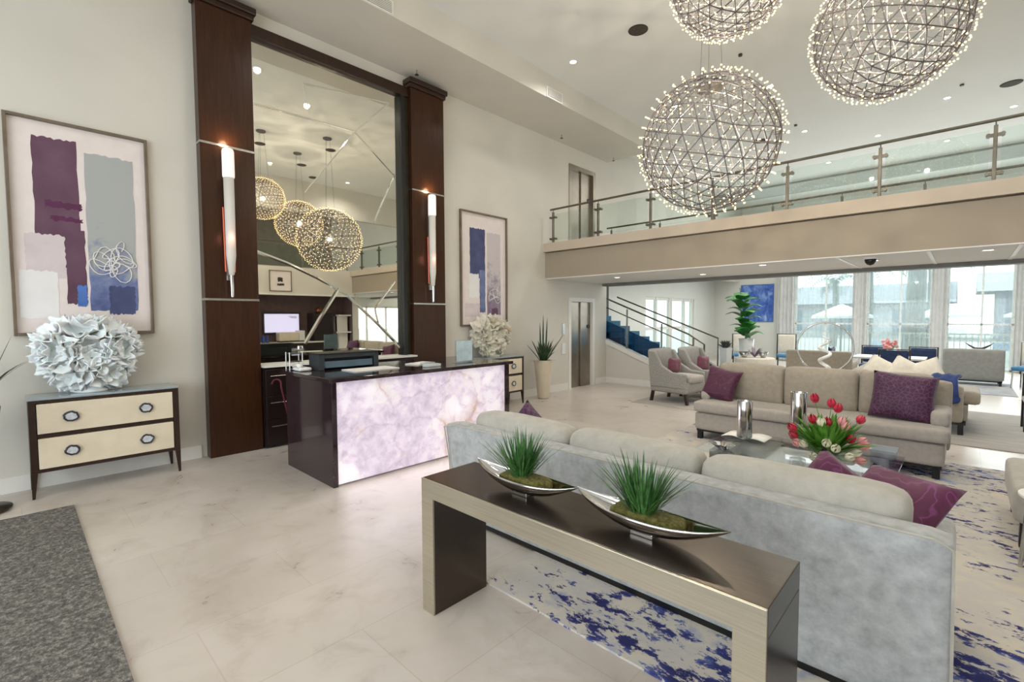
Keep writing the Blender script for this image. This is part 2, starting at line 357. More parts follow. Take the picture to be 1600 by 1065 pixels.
def pillow(bm, w_, h_, t_, mtx, n=14, notch=.05, seed=1):
    # square scatter cushion with drawn-in sides and pointed corners; local x width, y height, z thickness
    top = {}; bot = {}
    for i in range(n + 1):
        for j in range(n + 1):
            u = 2 * i / n - 1; v = 2 * j / n - 1
            x = w_ / 2 * u * (1 - notch * (1 - v * v) * abs(u)); y = h_ / 2 * v * (1 - notch * (1 - u * u) * abs(v))
            th = t_ / 2 * (max(0, (1 - u ** 4) * (1 - v ** 4))) ** .55 + .004
            th += noise.noise(Vector((u * 2 + seed, v * 2, 0))) * .012 * (1 - u * u) * (1 - v * v)
            edge = i in (0, n) or j in (0, n)
            a = bm.verts.new(mtx @ Vector((x, y, 0 if edge else th)))
            top[i, j] = a; bot[i, j] = a if edge else bm.verts.new(mtx @ Vector((x, y, -th)))
    for i in range(n):
        for j in range(n):
            bm.faces.new((top[i, j], top[i + 1, j], top[i + 1, j + 1], top[i, j + 1])); bm.faces.new((bot[i, j], bot[i, j + 1], bot[i + 1, j + 1], bot[i + 1, j]))
def blade(bm, p, d, L, wd, droop=.3, seg=6, cup=.0, tipw=.02, up=None):
    # a long leaf: starts at p, heads along d, bends over by droop
    d = Vector(d).normalized(); s = d.cross(Vector((0, 0, 1)))
    if s.length < .05: s = Vector((1, 0, 0))
    s.normalize(); p = Vector(p); prev = None
    for i in range(seg + 1):
        t = i / seg
        wv = wd * (math.sin(PI * min(1, .12 + t * .88)) ** .8 if t < 1 else tipw)
        n_ = s.cross(d).normalized()
        a = bm.verts.new(p - s * wv / 2 + n_ * cup * wv); m = bm.verts.new(p); b = bm.verts.new(p + s * wv / 2 + n_ * cup * wv)
        if prev: bm.faces.new((prev[0], prev[1], m, a)); bm.faces.new((prev[1], prev[2], b, m))
        prev = (a, m, b)
        p = p + d * (L / seg); d = (d + Vector((0, 0, -droop / seg))).normalized()
def origin(o):
    v = Vector((0, 0, 0))
    while o: v += o.location; o = o.parent
    return v
def obj(name, bm, mat_, parent=None, smooth=False, bevel=0, bseg=2, sub=0, world=True, solid=0, label=None):
    if parent is not None and world:
        bmesh.ops.translate(bm, verts=bm.verts[:], vec=-origin(parent))
    bmesh.ops.recalc_face_normals(bm, faces=bm.faces[:])
    me = bpy.data.meshes.new(name); bm.to_mesh(me); bm.free()
    if smooth:
        for p in me.polygons: p.use_smooth = True
    o = bpy.data.objects.new(name, me); COL.objects.link(o); me.materials.append(mat_)
    if parent is not None: o.parent = parent
    if solid: m = o.modifiers.new('solid', 'SOLIDIFY'); m.thickness = solid; m.offset = 0
    if bevel: m = o.modifiers.new('bevel', 'BEVEL'); m.width = bevel; m.segments = bseg; m.limit_method = 'ANGLE'
    if sub: m = o.modifiers.new('sub', 'SUBSURF'); m.levels = sub; m.render_levels = sub
    if label: o['label'] = label
    return o
def thing(name, label, cat, loc=(0, 0, 0), rotz=0, group=None):
    o = bpy.data.objects.new(name, None); COL.objects.link(o); o.location = loc; o.rotation_euler = (0, 0, rotz); o.empty_display_size = .1
    o['label'] = label; o['category'] = cat
    if group: o['group'] = group
    return o
def tag(o, label, cat, group=None, kind=None):
    o['label'] = label; o['category'] = cat
    if group: o['group'] = group
    if kind: o['kind'] = kind
    return o
def struct(name, bm, m, parent=None, label=None, **kw):
    o = obj(name, bm, m, parent, **kw)
    if parent is None: o['kind'] = 'structure'
    if label: o['label'] = label
    return o
def dup(root, loc, rotz=None, label=None, group=None):
    r = root.copy(); COL.objects.link(r); r.location = loc
    if rotz is not None: r.rotation_euler = (0, 0, rotz)
    if label: r['label'] = label
    if group: r['group'] = group
    for ch in list(root.children):
        c = ch.copy(); COL.objects.link(c); c.parent = r
        for g in list(ch.children):
            d = g.copy(); COL.objects.link(d); d.parent = c
    return r
def bx(*a):
    b = B(); box(b, *a); return b
def RZ(a): return Matrix.Rotation(a, 4, 'Z')
CEIL = 5.85

# ------------------------------------------------------------------ room shell
struct('floor', bx(-6, 12, -5.2, 21.2, -.2, 0), M['floor'])
b = B()
# left wall with the two lift openings
Y0, Y1 = 8.78, 9.72
box(b, -.25, 0, -5.2, Y0, 0, CEIL); box(b, -.25, 0, Y0, Y1, 2.06, 2.98); box(b, -.25, 0, Y0, Y1, 5.0, CEIL); box(b, -.25, 0, Y1, 10.3, 0, CEIL)
box(b, -.25, 0, 10.3, 21.2, 3.0, CEIL)
struct('wall_left', b, M['wall'])
b = B(); box(b, -.9, -.25, 8.4, 8.6, 0, CEIL); box(b, -.9, -.25, 9.9, 10.1, 0, CEIL); struct('trim_1', b, M['wall'], label='lift shaft reveal inside the left wall')
b = B(); box(b, -6, 12, -5.4, 12, CEIL, CEIL + .2); box(b, -6, 12, 12, 21.2, CEIL, CEIL + .2); struct('ceiling', b, M['ceiling'])
# soffit along the left wall
struct('trim_2', bx(0, 1.17, -5.2, 10.3, 5.45, CEIL), M['wall'], label='dropped soffit along the left wall')
# grey bulkhead in the far ceiling
struct('trim_3', bx(0, 12, 17.1, 17.25, 5.52, CEIL), M['gray_trim'], label='grey ceiling bulkhead over the far lounge')
# back wall, unseen, with a glazed opening added to let light in
b = B(); box(b, -.25, 1.4, -5.4, -5.2, 0, CEIL); box(b, 8.6, 12, -5.4, -5.2, 0, CEIL); box(b, 1.4, 8.6, -5.4, -5.2, 4.4, CEIL)
struct('wall_back', b, M['wall'])
b = B()
for x in (1.4, 3.2, 5.0, 6.8, 8.54): box(b, x, x + .06, -5.34, -5.26, 0, 4.4)
for z in (0, 2.5, 4.34): box(b, 1.4, 8.6, -5.34, -5.26, z, z + .06)
struct('window_1', b, M['gunmetal'], label='unseen glazed wall behind the camera, added to let light in')
# right wall with the coffee alcove
b = B()
box(b, 8.4, 8.6, -5.2, 4.3, 0, 3.2); box(b, 8.4, 8.6, 4.3, 8.0, 2.36, 3.2); box(b, 8.4, 8.6, -5.2, 3.6, 3.2, CEIL); box(b, 8.4, 8.6, 3.6, 12, 4.9, CEIL)
box(b, 8.4, 8.6, 8.0, 8.12, 0, 2.36)
struct('wall_right', b, M['wall'])
b = B(); box(b, 9.3, 9.42, 4.2, 8.1, 0, 2.5); box(b, 8.6, 9.3, 4.18, 4.3, 0, 2.5); box(b, 8.6, 9.3, 8.0, 8.12, 0, 2.5); box(b, 8.6, 9.4, 4.3, 8.0, 2.4, 2.5)
struct('trim_5', b, simple('alcove_brown_paint', (104, 84, 82), .6, var=6), label='brown lining of the coffee alcove')
b = B(); box(b, 8.6, 10.4, 3.4, 10.1, 3.0, 3.2); struct('trim_6', b, M['wall'], label='upper side gallery floor')
b = B(); box(b, 10.2, 10.4, -5.2, 8.1, 3.2, CEIL); box(b, 8.6, 10.2, 3.3, 3.5, 3.2, CEIL); struct('wall_gallery', b, simple('gallery_grey_paint', (138, 134, 124), .7, var=5))
# far room
b = B(); box(b, 10.8, 11, 8.1, 8.9, 0, 3.0); box(b, 10.8, 11, 8.9, 11.6, 2.1, 3.0); box(b, 10.8, 11, 11.6, 21.2, 0, CEIL); box(b, 10.8, 11, 8.1, 11.6, 3.0, CEIL); box(b, 9.42, 11, 8.0, 8.12, 0, 3.0)
struct('wall_far_right', b, M['wall_white'])
b = B()
for y in (8.9, 9.78, 10.66, 11.54): box(b, 10.86, 10.94, y, y + .06, 0, 2.1)
box(b, 10.86, 10.94, 8.9, 11.6, 2.04, 2.1); box(b, 10.86, 10.94, 8.9, 11.6, 0, .06)
struct('window_2', b, M['trim'])
# stairwell and far left wall
b = B(); box(b, -4, -3.8, 10.3, 12.2, 0, CEIL); box(b, -4, -.25, 10.1, 10.3, 0, CEIL)
box(b, -1.2, -1.0, 12.0, 14.2, 0, CEIL); box(b, -1.2, -1.0, 14.2, 18.0, 2.3, CEIL); box(b, -1.2, -1.0, 18.0, 20, 0, CEIL); box(b, -4, -1.2, 12.0, 12.2, 0, CEIL)
struct('wall_far_left', b, M['wall_white'])
b = B()
for y in (14.2, 15.0, 16.0, 16.14, 17.2, 17.9): box(b, -1.14, -1.04, y, y + .1, 0, 2.3)
for z in (0, 2.2, 1.2): box(b, -1.12, -1.06, 14.2, 18, z, z + .1)
struct('door_1', b, M['trim'], label='white glazed double doors in the far left wall')
struct('door_glass', bx(-1.1, -1.09, 14.3, 17.9, .1, 2.2), M['glass'], bpy.data.objects['door_1'])
# far wall with windows
WIN = [(1.95, 3.75), (4.1, 5.75), (6.1, 7.55), (7.9, 9.5)]
b = B(); x = -1.2
for a, c in WIN: box(b, x, a, 20, 20.2, 0, CEIL); box(b, a, c, 20, 20.2, 4.6, CEIL); x = c
box(b, x, 11, 20, 20.2, 0, CEIL); struct('wall_far', b, M['wall_white'])
for i, (a, c) in enumerate(WIN):
    b = B(); mid = (a + c) / 2 + .03
    for xx in (a, mid, c - .05): box(b, xx, xx + .05, 20.04, 20.12, 0, 4.6)
    for z in (0, 1.35, 4.55): box(b, a, c, 20.04, 20.12, z, z + .05)
    wn = struct('window_%d' % (i + 3), b, M['trim']); struct('window_glass', bx(a + .03, c - .03, 20.07, 20.075, .05, 4.55), M['glass'], wn)
# baseboards
b = B(); box(b, 0, .02, -5.2, 1.5, 0, .15); box(b, 0, .02, 5.1, Y0 - .08, 0, .15); box(b, 0, .02, Y1 + .08, 10.3, 0, .15); struct('baseboard_left', b, M['trim'])
b = B(); box(b, -1, 1.9, 19.98, 20, 0, .14); box(b, -1, -.98, 18, 20, 0, .14); struct('baseboard_far', b, M['trim'])
# bridge
b = B(); box(b, 0, 12, 7.9, 10.15, 2.47, 3.0); struct('trim_7', b, M['fascia'], label='tan face of the upper walkway')
b = B(); box(b, 0, 12, 7.84, 8.02, 3.02, 3.2); box(b, 0, 12, 10.05, 10.2, 3.0, 3.12); struct('trim_8', b, M['ledge'], label='cream ledge along the upper walkway')
b = B(); box(b, 0, 12, 7.9, 10.15, 2.455, 2.47); struct('trim_9', b, M['ceiling'], label='white underside of the upper walkway')
b = B(); box(b, .1, 12, 9.95, 10.2, 2.39, 2.47); struct('trim_10', b, M['dark_trim'], label='grey drop beam on the far edge of the walkway')
b = B()
for x in (5.2, 6.15, 6.95, 7.8): box(b, x, x + .04, 7.95, 9.95, 2.448, 2.458)
struct('trim_11', b, M['trim'], label='white ceiling grid bars under the walkway')
# stair: steps, stringer, landing
b = B()
for k in range(12): box(b, 2.45 - .3 * (k + 1), 2.45 - .3 * k if k == 0 else 2.45 - .3 * k, 10.42, 11.9, 0, .17 * (k + 1) * .82)
struct('stair_steps', b, simple('blue_stair_carpet', (52, 104, 128), .9, var=10))
b = B(); prism(b, [(0, 0), (2.4, 0), (2.4, .12), (0, 1.04)], 'y', 10.3, 10.42); struct('wall_stair', b, M['wall'])
b = B(); prism(b, [(-.02, .98), (2.42, .05), (2.42, .16), (-.02, 1.1)], 'y', 10.27, 10.44); struct('trim_12', b, M['trim'], label='white sloping cap of the stair wall')
b = B(); box(b, 0.01, 2.35, 10.285, 10.3, 0, .14); struct('baseboard_stair', b, M['trim'])

# stair railing
st = thing('stair_railing', 'metal stair handrail with blue tinted glass panels left of the tall green plant', 'railing', (2.4, 10.36, 0))
def sz(x): return 1.04 - x * .385
b = B(); tube(b, [(-.6, 10.36, sz(-.6) + 1.06), (2.1, 10.36, sz(2.1) + 1.02), (2.44, 10.36, 1.04), (2.44, 10.36, .0)], .02, 8); obj('handrail', b, M['rail'], st)
b = B(); tube(b, [(-.6, 10.36, sz(-.6) + .84), (2.3, 10.36, sz(2.3) + .8)], .014, 8); obj('lower_rail', b, M['rail'], st)
for x in (.55, 1.45, 2.2): 
    b = B(); tube(b, [(x, 10.36, sz(x) + .03), (x, 10.36, sz(x) + 1.0)], .02, 8); obj('post', b, M['rail'], st)
for a, c in ((-.3, .5), (.6, 1.4), (1.5, 2.15)):
    b = B(); prism(b, [(a, sz(a) + .08), (c, sz(c) + .08), (c, sz(c) + .5), (a, sz(a) + .5)], 'y', 10.355, 10.363); obj('glass_panel', b, M['glass_blue'], st)
st2 = thing('stair_railing', 'far handrail running up the wall side of the staircase', 'railing', (2.3, 11.8, 0))
b = B(); tube(b, [(-.6, 11.8, 2.2), (2.2, 11.8, 1.12), (2.2, 11.8, .1)], .02, 8); obj('handrail', b, M['rail'], st2)

# balcony railings
def railing(y, xs, label, zb=3.2, zt=3.9, small=False, x0=.12, x1=8.3):
    t = thing('balcony_railing', label, 'railing', (x0, y, zb))
    b = B(); tube(b, [(x0, y, zt), (x1, y, zt)], .02, 10); obj('handrail', b, M['rail'], t)
    xs = list(xs)
    for x in xs:
        b = B(); box(b, x - .018, x + .018, y - .025, y + .025, zb - (.0 if small else .02), zt - .06); tube(b, [(x, y, zt - .08), (x, y, zt)], .008, 6)
        p = obj('post', b, M['rail'], t, bevel=.004)
        if not small:
            for z in (zb + .09, zt - .17):
                b = B(); box(b, x - .075, x + .075, y - .02, y + .02, z - .018, z + .018)
                for s in (-1, 1): tube(b, [(x + s * .06, y - .035, z), (x + s * .06, y + .035, z)], .022, 10)
                obj('glass_clamp', b, M['rail'], p)
    for a, c in zip(xs, xs[1:]):
        b = B(); box(b, a + .05, c - .05, y - .005, y + .005, zb + (.05 if not small else .01), zt - .1); obj('glass_panel', b, M['glass_green'], t)
    return t
railing(7.93, [.2, 1.31, 2.41, 3.5, 4.58, 5.66, 6.72, 7.78], 'near glass balcony railing with clamped metal posts above the tan fascia')
railing(10.12, [.25, 1.5, 2.7, 3.8, 4.9, 6.0, 7.1, 8.2], 'far glass railing on the other edge of the upper walkway', 3.12, 3.8, True)
t = thing('gallery_railing', 'glass railing of the side gallery seen in the big mirror', 'railing', (8.5, 4, 3.2))
b = B(); tube(b, [(8.5, 3.65, 3.95), (8.5, 7.85, 3.95)], .02); obj('handrail', b, M['rail'], t)
for y in (3.7, 4.95, 6.3, 7.8):
    b = B(); box(b, 8.48, 8.52, y - .02, y + .02, 3.2, 3.95); obj('post', b, M['silver'], t)
obj('glass_panel', bx(8.495, 8.503, 3.75, 7.75, 3.25, 3.85), M['glass_green'], t)

# lifts
def lift(z, label):
    t = thing('elevator_door', label, 'elevator', (-.1, 9.25, z))
    b = B(); box(b, -.12, -.09, Y0 + .04, 9.3, z, z + 2.0); obj('door_leaf', b, M['steel'], t, bevel=.003)
    b = B(); box(b, -.09, -.06, 9.28, Y1 - .03, z, z + 2.0); obj('door_leaf', b, M['steel'], t, bevel=.003)
    b = B(); box(b, -.2, .015, Y0 - .05, Y0 + .04, z, z + 2.0); box(b, -.2, .015, Y1 - .04, Y1 + .05, z, z + 2.0); box(b, -.2, .015, Y0 - .05, Y1 + .05, z + 2.0, z + 2.09)
    obj('door_frame', b, M['trim'] if z < 1 else M['steel'], t)
    b = B(); tube(b, [(-.06, 9.58, z + 1.42), (-.045, 9.58, z + 1.42)], .045, 16); obj('keyhole_plate', b, M['black'], t)
    obj('back_panel', bx(-.2, -.17, Y0, Y1, z, z + 2.05), M['black'], t)
lift(0.0, 'ground floor stainless steel elevator door at the end of the left wall')
lift(2.99, 'upper floor stainless steel elevator door behind the balcony railing')
tag(obj('call_panel', bx(0, .02, 8.49, 8.58, 1.24, 1.5), M['silver'], bevel=.004), 'upper metal call panel on the wall beside the ground floor elevator', 'panel')
tag(obj('call_panel', bx(0, .02, 8.47, 8.6, .82, 1.06), M['white_plastic'], bevel=.004), 'lower pale notice plate on the wall beside the ground floor elevator', 'panel')

# ------------------------------------------------------------------ columns, mirror, sconces
def column(ya, yb, label):
    t = thing('wood_column', label, 'column', (0, (ya + yb) / 2, 0))
    obj('lower_panel', bx(0, .15, ya, yb, 0, 1.86), M['column'], t, bevel=.004)
    obj('middle_panel', bx(0, .15, ya, yb, 1.885, 3.66), M['column'], t, bevel=.004)
    obj('upper_panel', bx(0, .15, ya, yb, 3.685, 5.24), M['column'], t, bevel=.004)
    for z in (1.86, 3.66): obj('metal_inlay', bx(0, .156, ya - .004, yb + .004, z, z + .025), M['silver'], t)
    b = B(); box(b, 0, .18, ya - .03, yb + .03, 5.24, 5.36); box(b, 0, .21, ya - .05, yb + .05, 5.3, 5.38); obj('cap', b, M['espresso'], t, bevel=.012)
column(1.56, 2.14, 'tall dark wooden column left of the big mirror')
column(4.44, 5.08, 'tall dark wooden column right of the big mirror')
mt = thing('wall_mirror', 'huge tall wall mirror between the two dark wooden columns behind reception', 'mirror', (0, 3.3, 1))
obj('mirror_pane', bx(0, .02, 2.14, 4.44, 1.05, 5.1), M['mirror'], mt)
b = B(); box(b, 0, .09, 2.14, 4.44, 5.1, 5.25); obj('top_rail', b, M['espresso'], mt, bevel=.008)
obj('side_rail', bx(0, .11, 4.28, 4.34, 1.05, 5.1), M['black'], mt, bevel=.006)
obj('side_rail', bx(0, .07, 4.36, 4.44, 1.05, 5.1), simple('dark_bronze_rail', (52, 48, 36), .4, .4, var=6), mt, bevel=.006)
CR = [([(2.81, 4.78), (4.13, 4.94)], .012), ([(2.81, 4.78), (2.89, 4.42)], .008), ([(2.16, 4.32), (3.55, 4.35), (4.2, 3.86), (3.83, 3.09)], .014), ([(3.55, 4.35), (4.13, 4.94)], .01), ([(3.55, 4.35), (2.8, 3.34)], .009),
      ([(2.14, 2.5), (2.55, 2.37), (2.95, 2.2), (3.36, 1.99), (3.88, 1.54), (4.27, 1.17)], .022), ([(3.25, 2.07), (2.97, 1.65), (2.75, 1.3)], .026), ([(4.19, 2.23), (3.82, 1.79), (3.88, 1.56)], .018)]
for pts, wd in CR:
    b = B()
    for (ya, za), (yb, zb) in zip(pts, pts[1:]):
        d = Vector((0, yb - ya, zb - za)).normalized(); n_ = Vector((0, -d.z, d.y)) * wd
        A, C_ = Vector((.021, ya, za)), Vector((.021, yb, zb)); up = Vector((wd * .16, 0, 0))
        v = [b.verts.new(q) for q in (A - n_, A + up, A + n_, C_ - n_, C_ + up, C_ + n_)]
        b.faces.new((v[0], v[1], v[4], v[3])); b.faces.new((v[1], v[2], v[5], v[4])); b.faces.new((v[0], v[3], v[5], v[2]))
    obj('bevel_line', b, M['bevel'], mt)
def sconce(y, label):
    t = thing('wall_sconce', label, 'sconce', (.15, y, 2.7))
    obj('back_plate', bx(.15, .17, y - .035, y + .035, 2.1, 3.5), M['silver'], t)
    b = B(); lathe(b, [(.06, 0), (.064, .02), (.064, .3), (.055, .33)], (.235, y, 3.29)); obj('cap', b, M['cyl_glow'], t, smooth=False, bevel=.004)
    b = B(); lathe(b, [(.006, 0), (.03, .03), (.052, .25), (.055, 1.15)], (.235, y, 2.14)); obj('glass_tube', b, M['frost'], t, smooth=True)
    for s in (-1, 1):
        b = B(); tube(b, [(.19, y + s * .05, 2.2), (.19, y + s * .058, 2.95)], .007, 8); obj('glow_strip', b, M['amber'], t)
    b = B(); lathe(b, [(.012, 0), (.014, .02), (.02, .28)], (.235, y, 1.9), 12); obj('tip', b, M['nickel'], t)
    lamp('POINT', 'sconce_light', (.24, y, 3.72), 2.5, (1, .62, .35), shadow_soft_size=.04)
    lamp('POINT', 'sconce_light', (.3, y, 2.6), 1.2, (1, .35, .22), shadow_soft_size=.08)
sconce(1.82, 'tall tapered glass sconce on the left dark column')
sconce(4.76, 'tall tapered glass sconce on the right dark column')

# ------------------------------------------------------------------ framed art
def ragged(y0, y1, z0, z1, seed, amp=.02, n=14):
    rnd = random.Random(seed); pts = []
    for i in range(n): pts.append((y0 + (y1 - y0) * i / n, z0 + rnd.uniform(-amp, amp)))
    for i in range(n): pts.append((y1 + rnd.uniform(-amp, amp) * .5, z0 + (z1 - z0) * i / n))
    for i in range(n): pts.append((y1 - (y1 - y0) * i / n, z1 + rnd.uniform(-amp, amp)))
    for i in range(n): pts.append((y0 + rnd.uniform(-amp, amp) * .5, z1 - (z1 - z0) * i / n))
    return pts
def art(ya, yb, za, zb, label, strokes, scr, depth=.05):
    t = thing('framed_artwork', label, 'picture', (0, (ya + yb) / 2, za))
    f = .028
    b = B(); box(b, 0, depth, ya, ya + f, za, zb); box(b, 0, depth, yb - f, yb, za, zb); box(b, 0, depth, ya + f, yb - f, za, za + f); box(b, 0, depth, ya + f, yb - f, zb - f, zb)
    obj('frame', b, M['art_frame'], t, bevel=.004)
    pr_ = obj('print', bx(0.002, .012, ya + f, yb - f, za + f, zb - f), M['art_paper'], t)
    W, H = yb - ya, zb - za
    for i, (a, c, d, e, m) in enumerate(strokes):
        b = B(); prism(b, ragged(ya + a * W, ya + c * W, za + d * H, za + e * H, i + int(ya * 10), .012), 'x', .012, .0125 + i * .0004)
        obj('paint_stroke', b, M[m], pr_)
    for (cy, cz, r, turns, m) in scr:
        b = B(); pts = []; rnd = random.Random(5)
        for k in range(70 * turns):
            a = k / 34 * 2 * PI; u = k / (70 * turns); rr = r * (.42 + .16 * math.sin(k * .29)); pts.append((.022, ya + cy * W + rr * math.cos(a) + .09 * W * math.sin(u * 21), za + cz * H + rr * 1.1 * math.sin(a + .5 * math.sin(k * .17)) + (.5 - u) * r * 1.4))
        tube(b, pts[::2], .0045, 4); obj('scribble', b, M[m], pr_)
art(.01, 1.09, 1.49, 3.58, 'large framed abstract print with plum and grey-blue blocks above the left dresser',
    [(.17, .47, .32, .92, 'p_purple'), (.24, .49, .60, .63, 'p_plum2'), (.27, .49, .54, .56, 'p_plum2'), (.36, .5, .15, .5, 'p_purple'), (.52, .88, .12, .88, 'p_washblue'), (.1, .36, .27, .47, 'p_blush'), (.05, .3, .08, .3, 'p_white'), (.43, .5, .14, .24, 'p_skyblue'), (.66, .86, .1, .24, 'p_navy')],
    [(.7, .36, .17, 5, 'p_white')])
art(5.52, 6.7, 1.49, 3.56, 'framed abstract print with navy and mauve blocks above the right dresser',
    [(.2, .52, .42, .86, 'p_navy'), (.4, .52, .12, .5, 'p_blue'), (.56, .86, .1, .84, 'p_washmauve'), (.18, .38, .25, .46, 'p_white'), (.1, .4, .08, .2, 'p_blush'), (.66, .8, .1, .16, 'p_purple')],
    [(.72, .28, .13, 4, 'p_white')])

# ------------------------------------------------------------------ dressers
def dresser(y0, y1, label):
    t = thing('dresser', label, 'dresser', (0.02, (y0 + y1) / 2, 0)); X = .43
    leg = .045
    b = B()
    box(b, .02, X, y0, y1, .875, .905); box(b, .02, X, y0, y1, .235, .265); box(b, .05, X - .01, y0 + .03, y1 - .03, .555, .59)
    for yy in (y0, y1 - .05): box(b, .02, X, yy, yy + .05, .265, .875)
    box(b, .02, .04, y0 + .05, y1 - .05, .265, .875)
    obj('case', b, M['espresso'], t, bevel=.003)
    obj('top', bx(.02, X + .004, y0 - .004, y1 + .004, .905, .925), M['glass_top'], t, bevel=.004)
    for yy in (y0, y1 - leg):
        for xx in (.02, X - leg):
            b = B(); v = box(b, xx, xx + leg, yy, yy + leg, 0, .235)
            for q in v:
                if q.co.z < .01:
                    q.co.x = xx + leg / 2 + (q.co.x - xx - leg / 2) * .45 + (.01 if xx > .1 else -.005); q.co.y = yy + leg / 2 + (q.co.y - yy - leg / 2) * .45 + (.012 if yy > y0 else -.012)
            obj('leg', b, M['espresso'], t)
    for za, zb in ((.27, .55), (.595, .87)):
        d = obj('drawer', bx(.06, X + .006, y0 + .056, y1 - .056, za, zb), M['cream'], t, bevel=.003)
        for yc in (y0 + (y1 - y0) * .25, y0 + (y1 - y0) * .75):
            zc = (za + zb) / 2; rnd = random.Random(int(yc * 100 + za * 50)); ph = [rnd.uniform(-.006, .006) for _ in range(18)]
            pts = [(X + .02, yc + (.05 + ph[k]) * math.cos(2 * PI * k / 18), zc + (.042 + ph[(k * 5) % 18]) * math.sin(2 * PI * k / 18)) for k in range(18)]
            b = B(); tube(b, pts, .009, 6, closed=True); tube(b, [(X + .004, yc, zc), (X + .018, yc, zc)], .012, 8)
            k = obj('pull', b, M['agate_rim'], d, smooth=True)
            b = B(); prism(b, [(p[1], p[2]) for p in pts], 'x', X + .014, X + .022); obj('pull_stone', b, M['agate'], d)
dresser(.07, 1.21, 'cream two-drawer dresser with agate pulls beneath the plum framed print')
dresser(5.56, 6.74, 'cream two-drawer dresser with agate pulls partly hidden behind the reception desk')

def petal(bm, c, d, L, W, ph, curl=.6, n=9, ruff=.16):
    # one ruffled sheet growing out of c in direction d
    d = Vector(d).normalized(); s = d.orthogonal().normalized(); q = Matrix.Rotation(ph, 3, d); s = q @ s; n_ = d.cross(s)
    g = []
    for i in range(n + 1):
        u = i / n; row = []
        for j in range(n + 1):
            v = 2 * j / n - 1
            wv = W * (.18 + .95 * math.sin(min(1, u * 1.05) * PI * .62))
            p = Vector(c) + d * (L * u * (1 - .14 * v * v)) + s * (wv * v) + n_ * (curl * L * (u ** 2) * .45 + W * .35 * v * v * (1 - u * .5))
            p += n_ * (ruff * L * u * u * math.sin(v * 9 + ph * 3)) + d * (.06 * L * u * math.sin(v * 7 + ph * 5))
            row.append(bm.verts.new(p))
        g.append(row)
    for i in range(n):
        for j in range(n): bm.faces.new((g[i][j], g[i + 1][j], g[i + 1][j + 1], g[i][j + 1]))
def rosette(bm, c, d, R_, seed, n=44, m=9, depth=.55):
    # a ruffled cup opening towards d
    rnd = random.Random(seed); d = Vector(d).normalized(); s = d.orthogonal().normalized(); e = d.cross(s); c = Vector(c)
    k1 = rnd.choice((4, 5, 6)); p1 = rnd.uniform(0, 6); p2 = rnd.uniform(0, 6); g = []
    for i in range(m + 1):
        u = i / m; row = []
        for j in range(n):
            a = 2 * PI * j / n
            r = R_ * (.12 + .88 * u ** .8) * (1 + .13 * u * math.sin(k1 * a + p1) + .05 * u * math.sin(11 * a + p2))
            h = R_ * depth * u ** 1.8 + R_ * .17 * u * u * math.sin(k1 * 2 * a + p2) + R_ * .07 * u * u * math.sin(13 * a + p1) - R_ * .35 * max(0, u - .75) * (1 + math.sin(k1 * a))
            row.append(bm.verts.new(c + s * r * math.cos(a) + e * r * math.sin(a) + d * h))
        g.append(row)
    for i in range(m):
        for j in range(n): bm.faces.new((g[i][j], g[i][(j + 1) % n], g[i + 1][(j + 1) % n], g[i + 1][j]))
def bloom(yc, label, m, seed, sy=1.0, zb=.925):
    rnd = random.Random(seed)
    t = thing('flower_sculpture', label, 'sculpture', (.22, yc, zb))
    b = B(); lathe(b, [(.13, 0), (.14, .015), (.09, .05), (.1, .2), (.14, .32)], (.2, yc, zb), 20); obj('stem_base', b, m, t, smooth=True)
    spots = [((.30, .02, .36), (1, .1, .15), .19), ((.28, .1, .22), (1, .4, -.2), .17), ((.27, -.12, .22), (1, -.5, -.3), .17), ((.26, -.2, .40), (.8, -.8, .1), .19), ((.26, .2, .42), (.8, .8, .2), .19),
             ((.24, -.06, .56), (.7, -.2, .9), .21), ((.24, .14, .58), (.6, .5, .9), .18), ((.2, -.24, .56), (.3, -.8, .7), .17), ((.2, -.3, .42), (.3, -1, 0), .15), ((.2, .3, .5), (.3, 1, .4), .15),
             ((.2, .28, .36), (.3, 1, -.2), .15), ((.2, 0, .64), (.1, 0, 1), .18), ((.2, -.14, .12), (.8, -.7, -.5), .13), ((.2, .17, .13), (.8, .7, -.5), .13), ((.2, -.28, .3), (.4, -1, -.3), .14), ((.34, .0, .34), (1, 0, .1), .11), ((.34, -.14, .4), (1, -.5, .1), .1), ((.34, .14, .42), (1, .5, .3), .1)]
    for i, (p, d, r) in enumerate(spots):
        b = B(); q = Vector((p[0], yc + p[1] * sy, zb + p[2])); rosette(b, q, d, r * rnd.uniform(.92, 1.08), seed * 40 + i)
        rosette(b, q + Vector(d).normalized() * r * .12, d, r * .62, seed * 40 + i + 20, depth=.8)
        for v in b.verts: v.co.x = max(.02, min(v.co.x, .56)); v.co.z = max(zb + .01, v.co.z)
        obj('petal', b, m, t, smooth=True, solid=.007)
bloom(.53, 'big ruffled white flower sculpture on the left dresser', M['flower'], 3)
bloom(6.12, 'big ruffled ivory flower sculpture on the right dresser', M['flower_warm'], 4, 1.05)

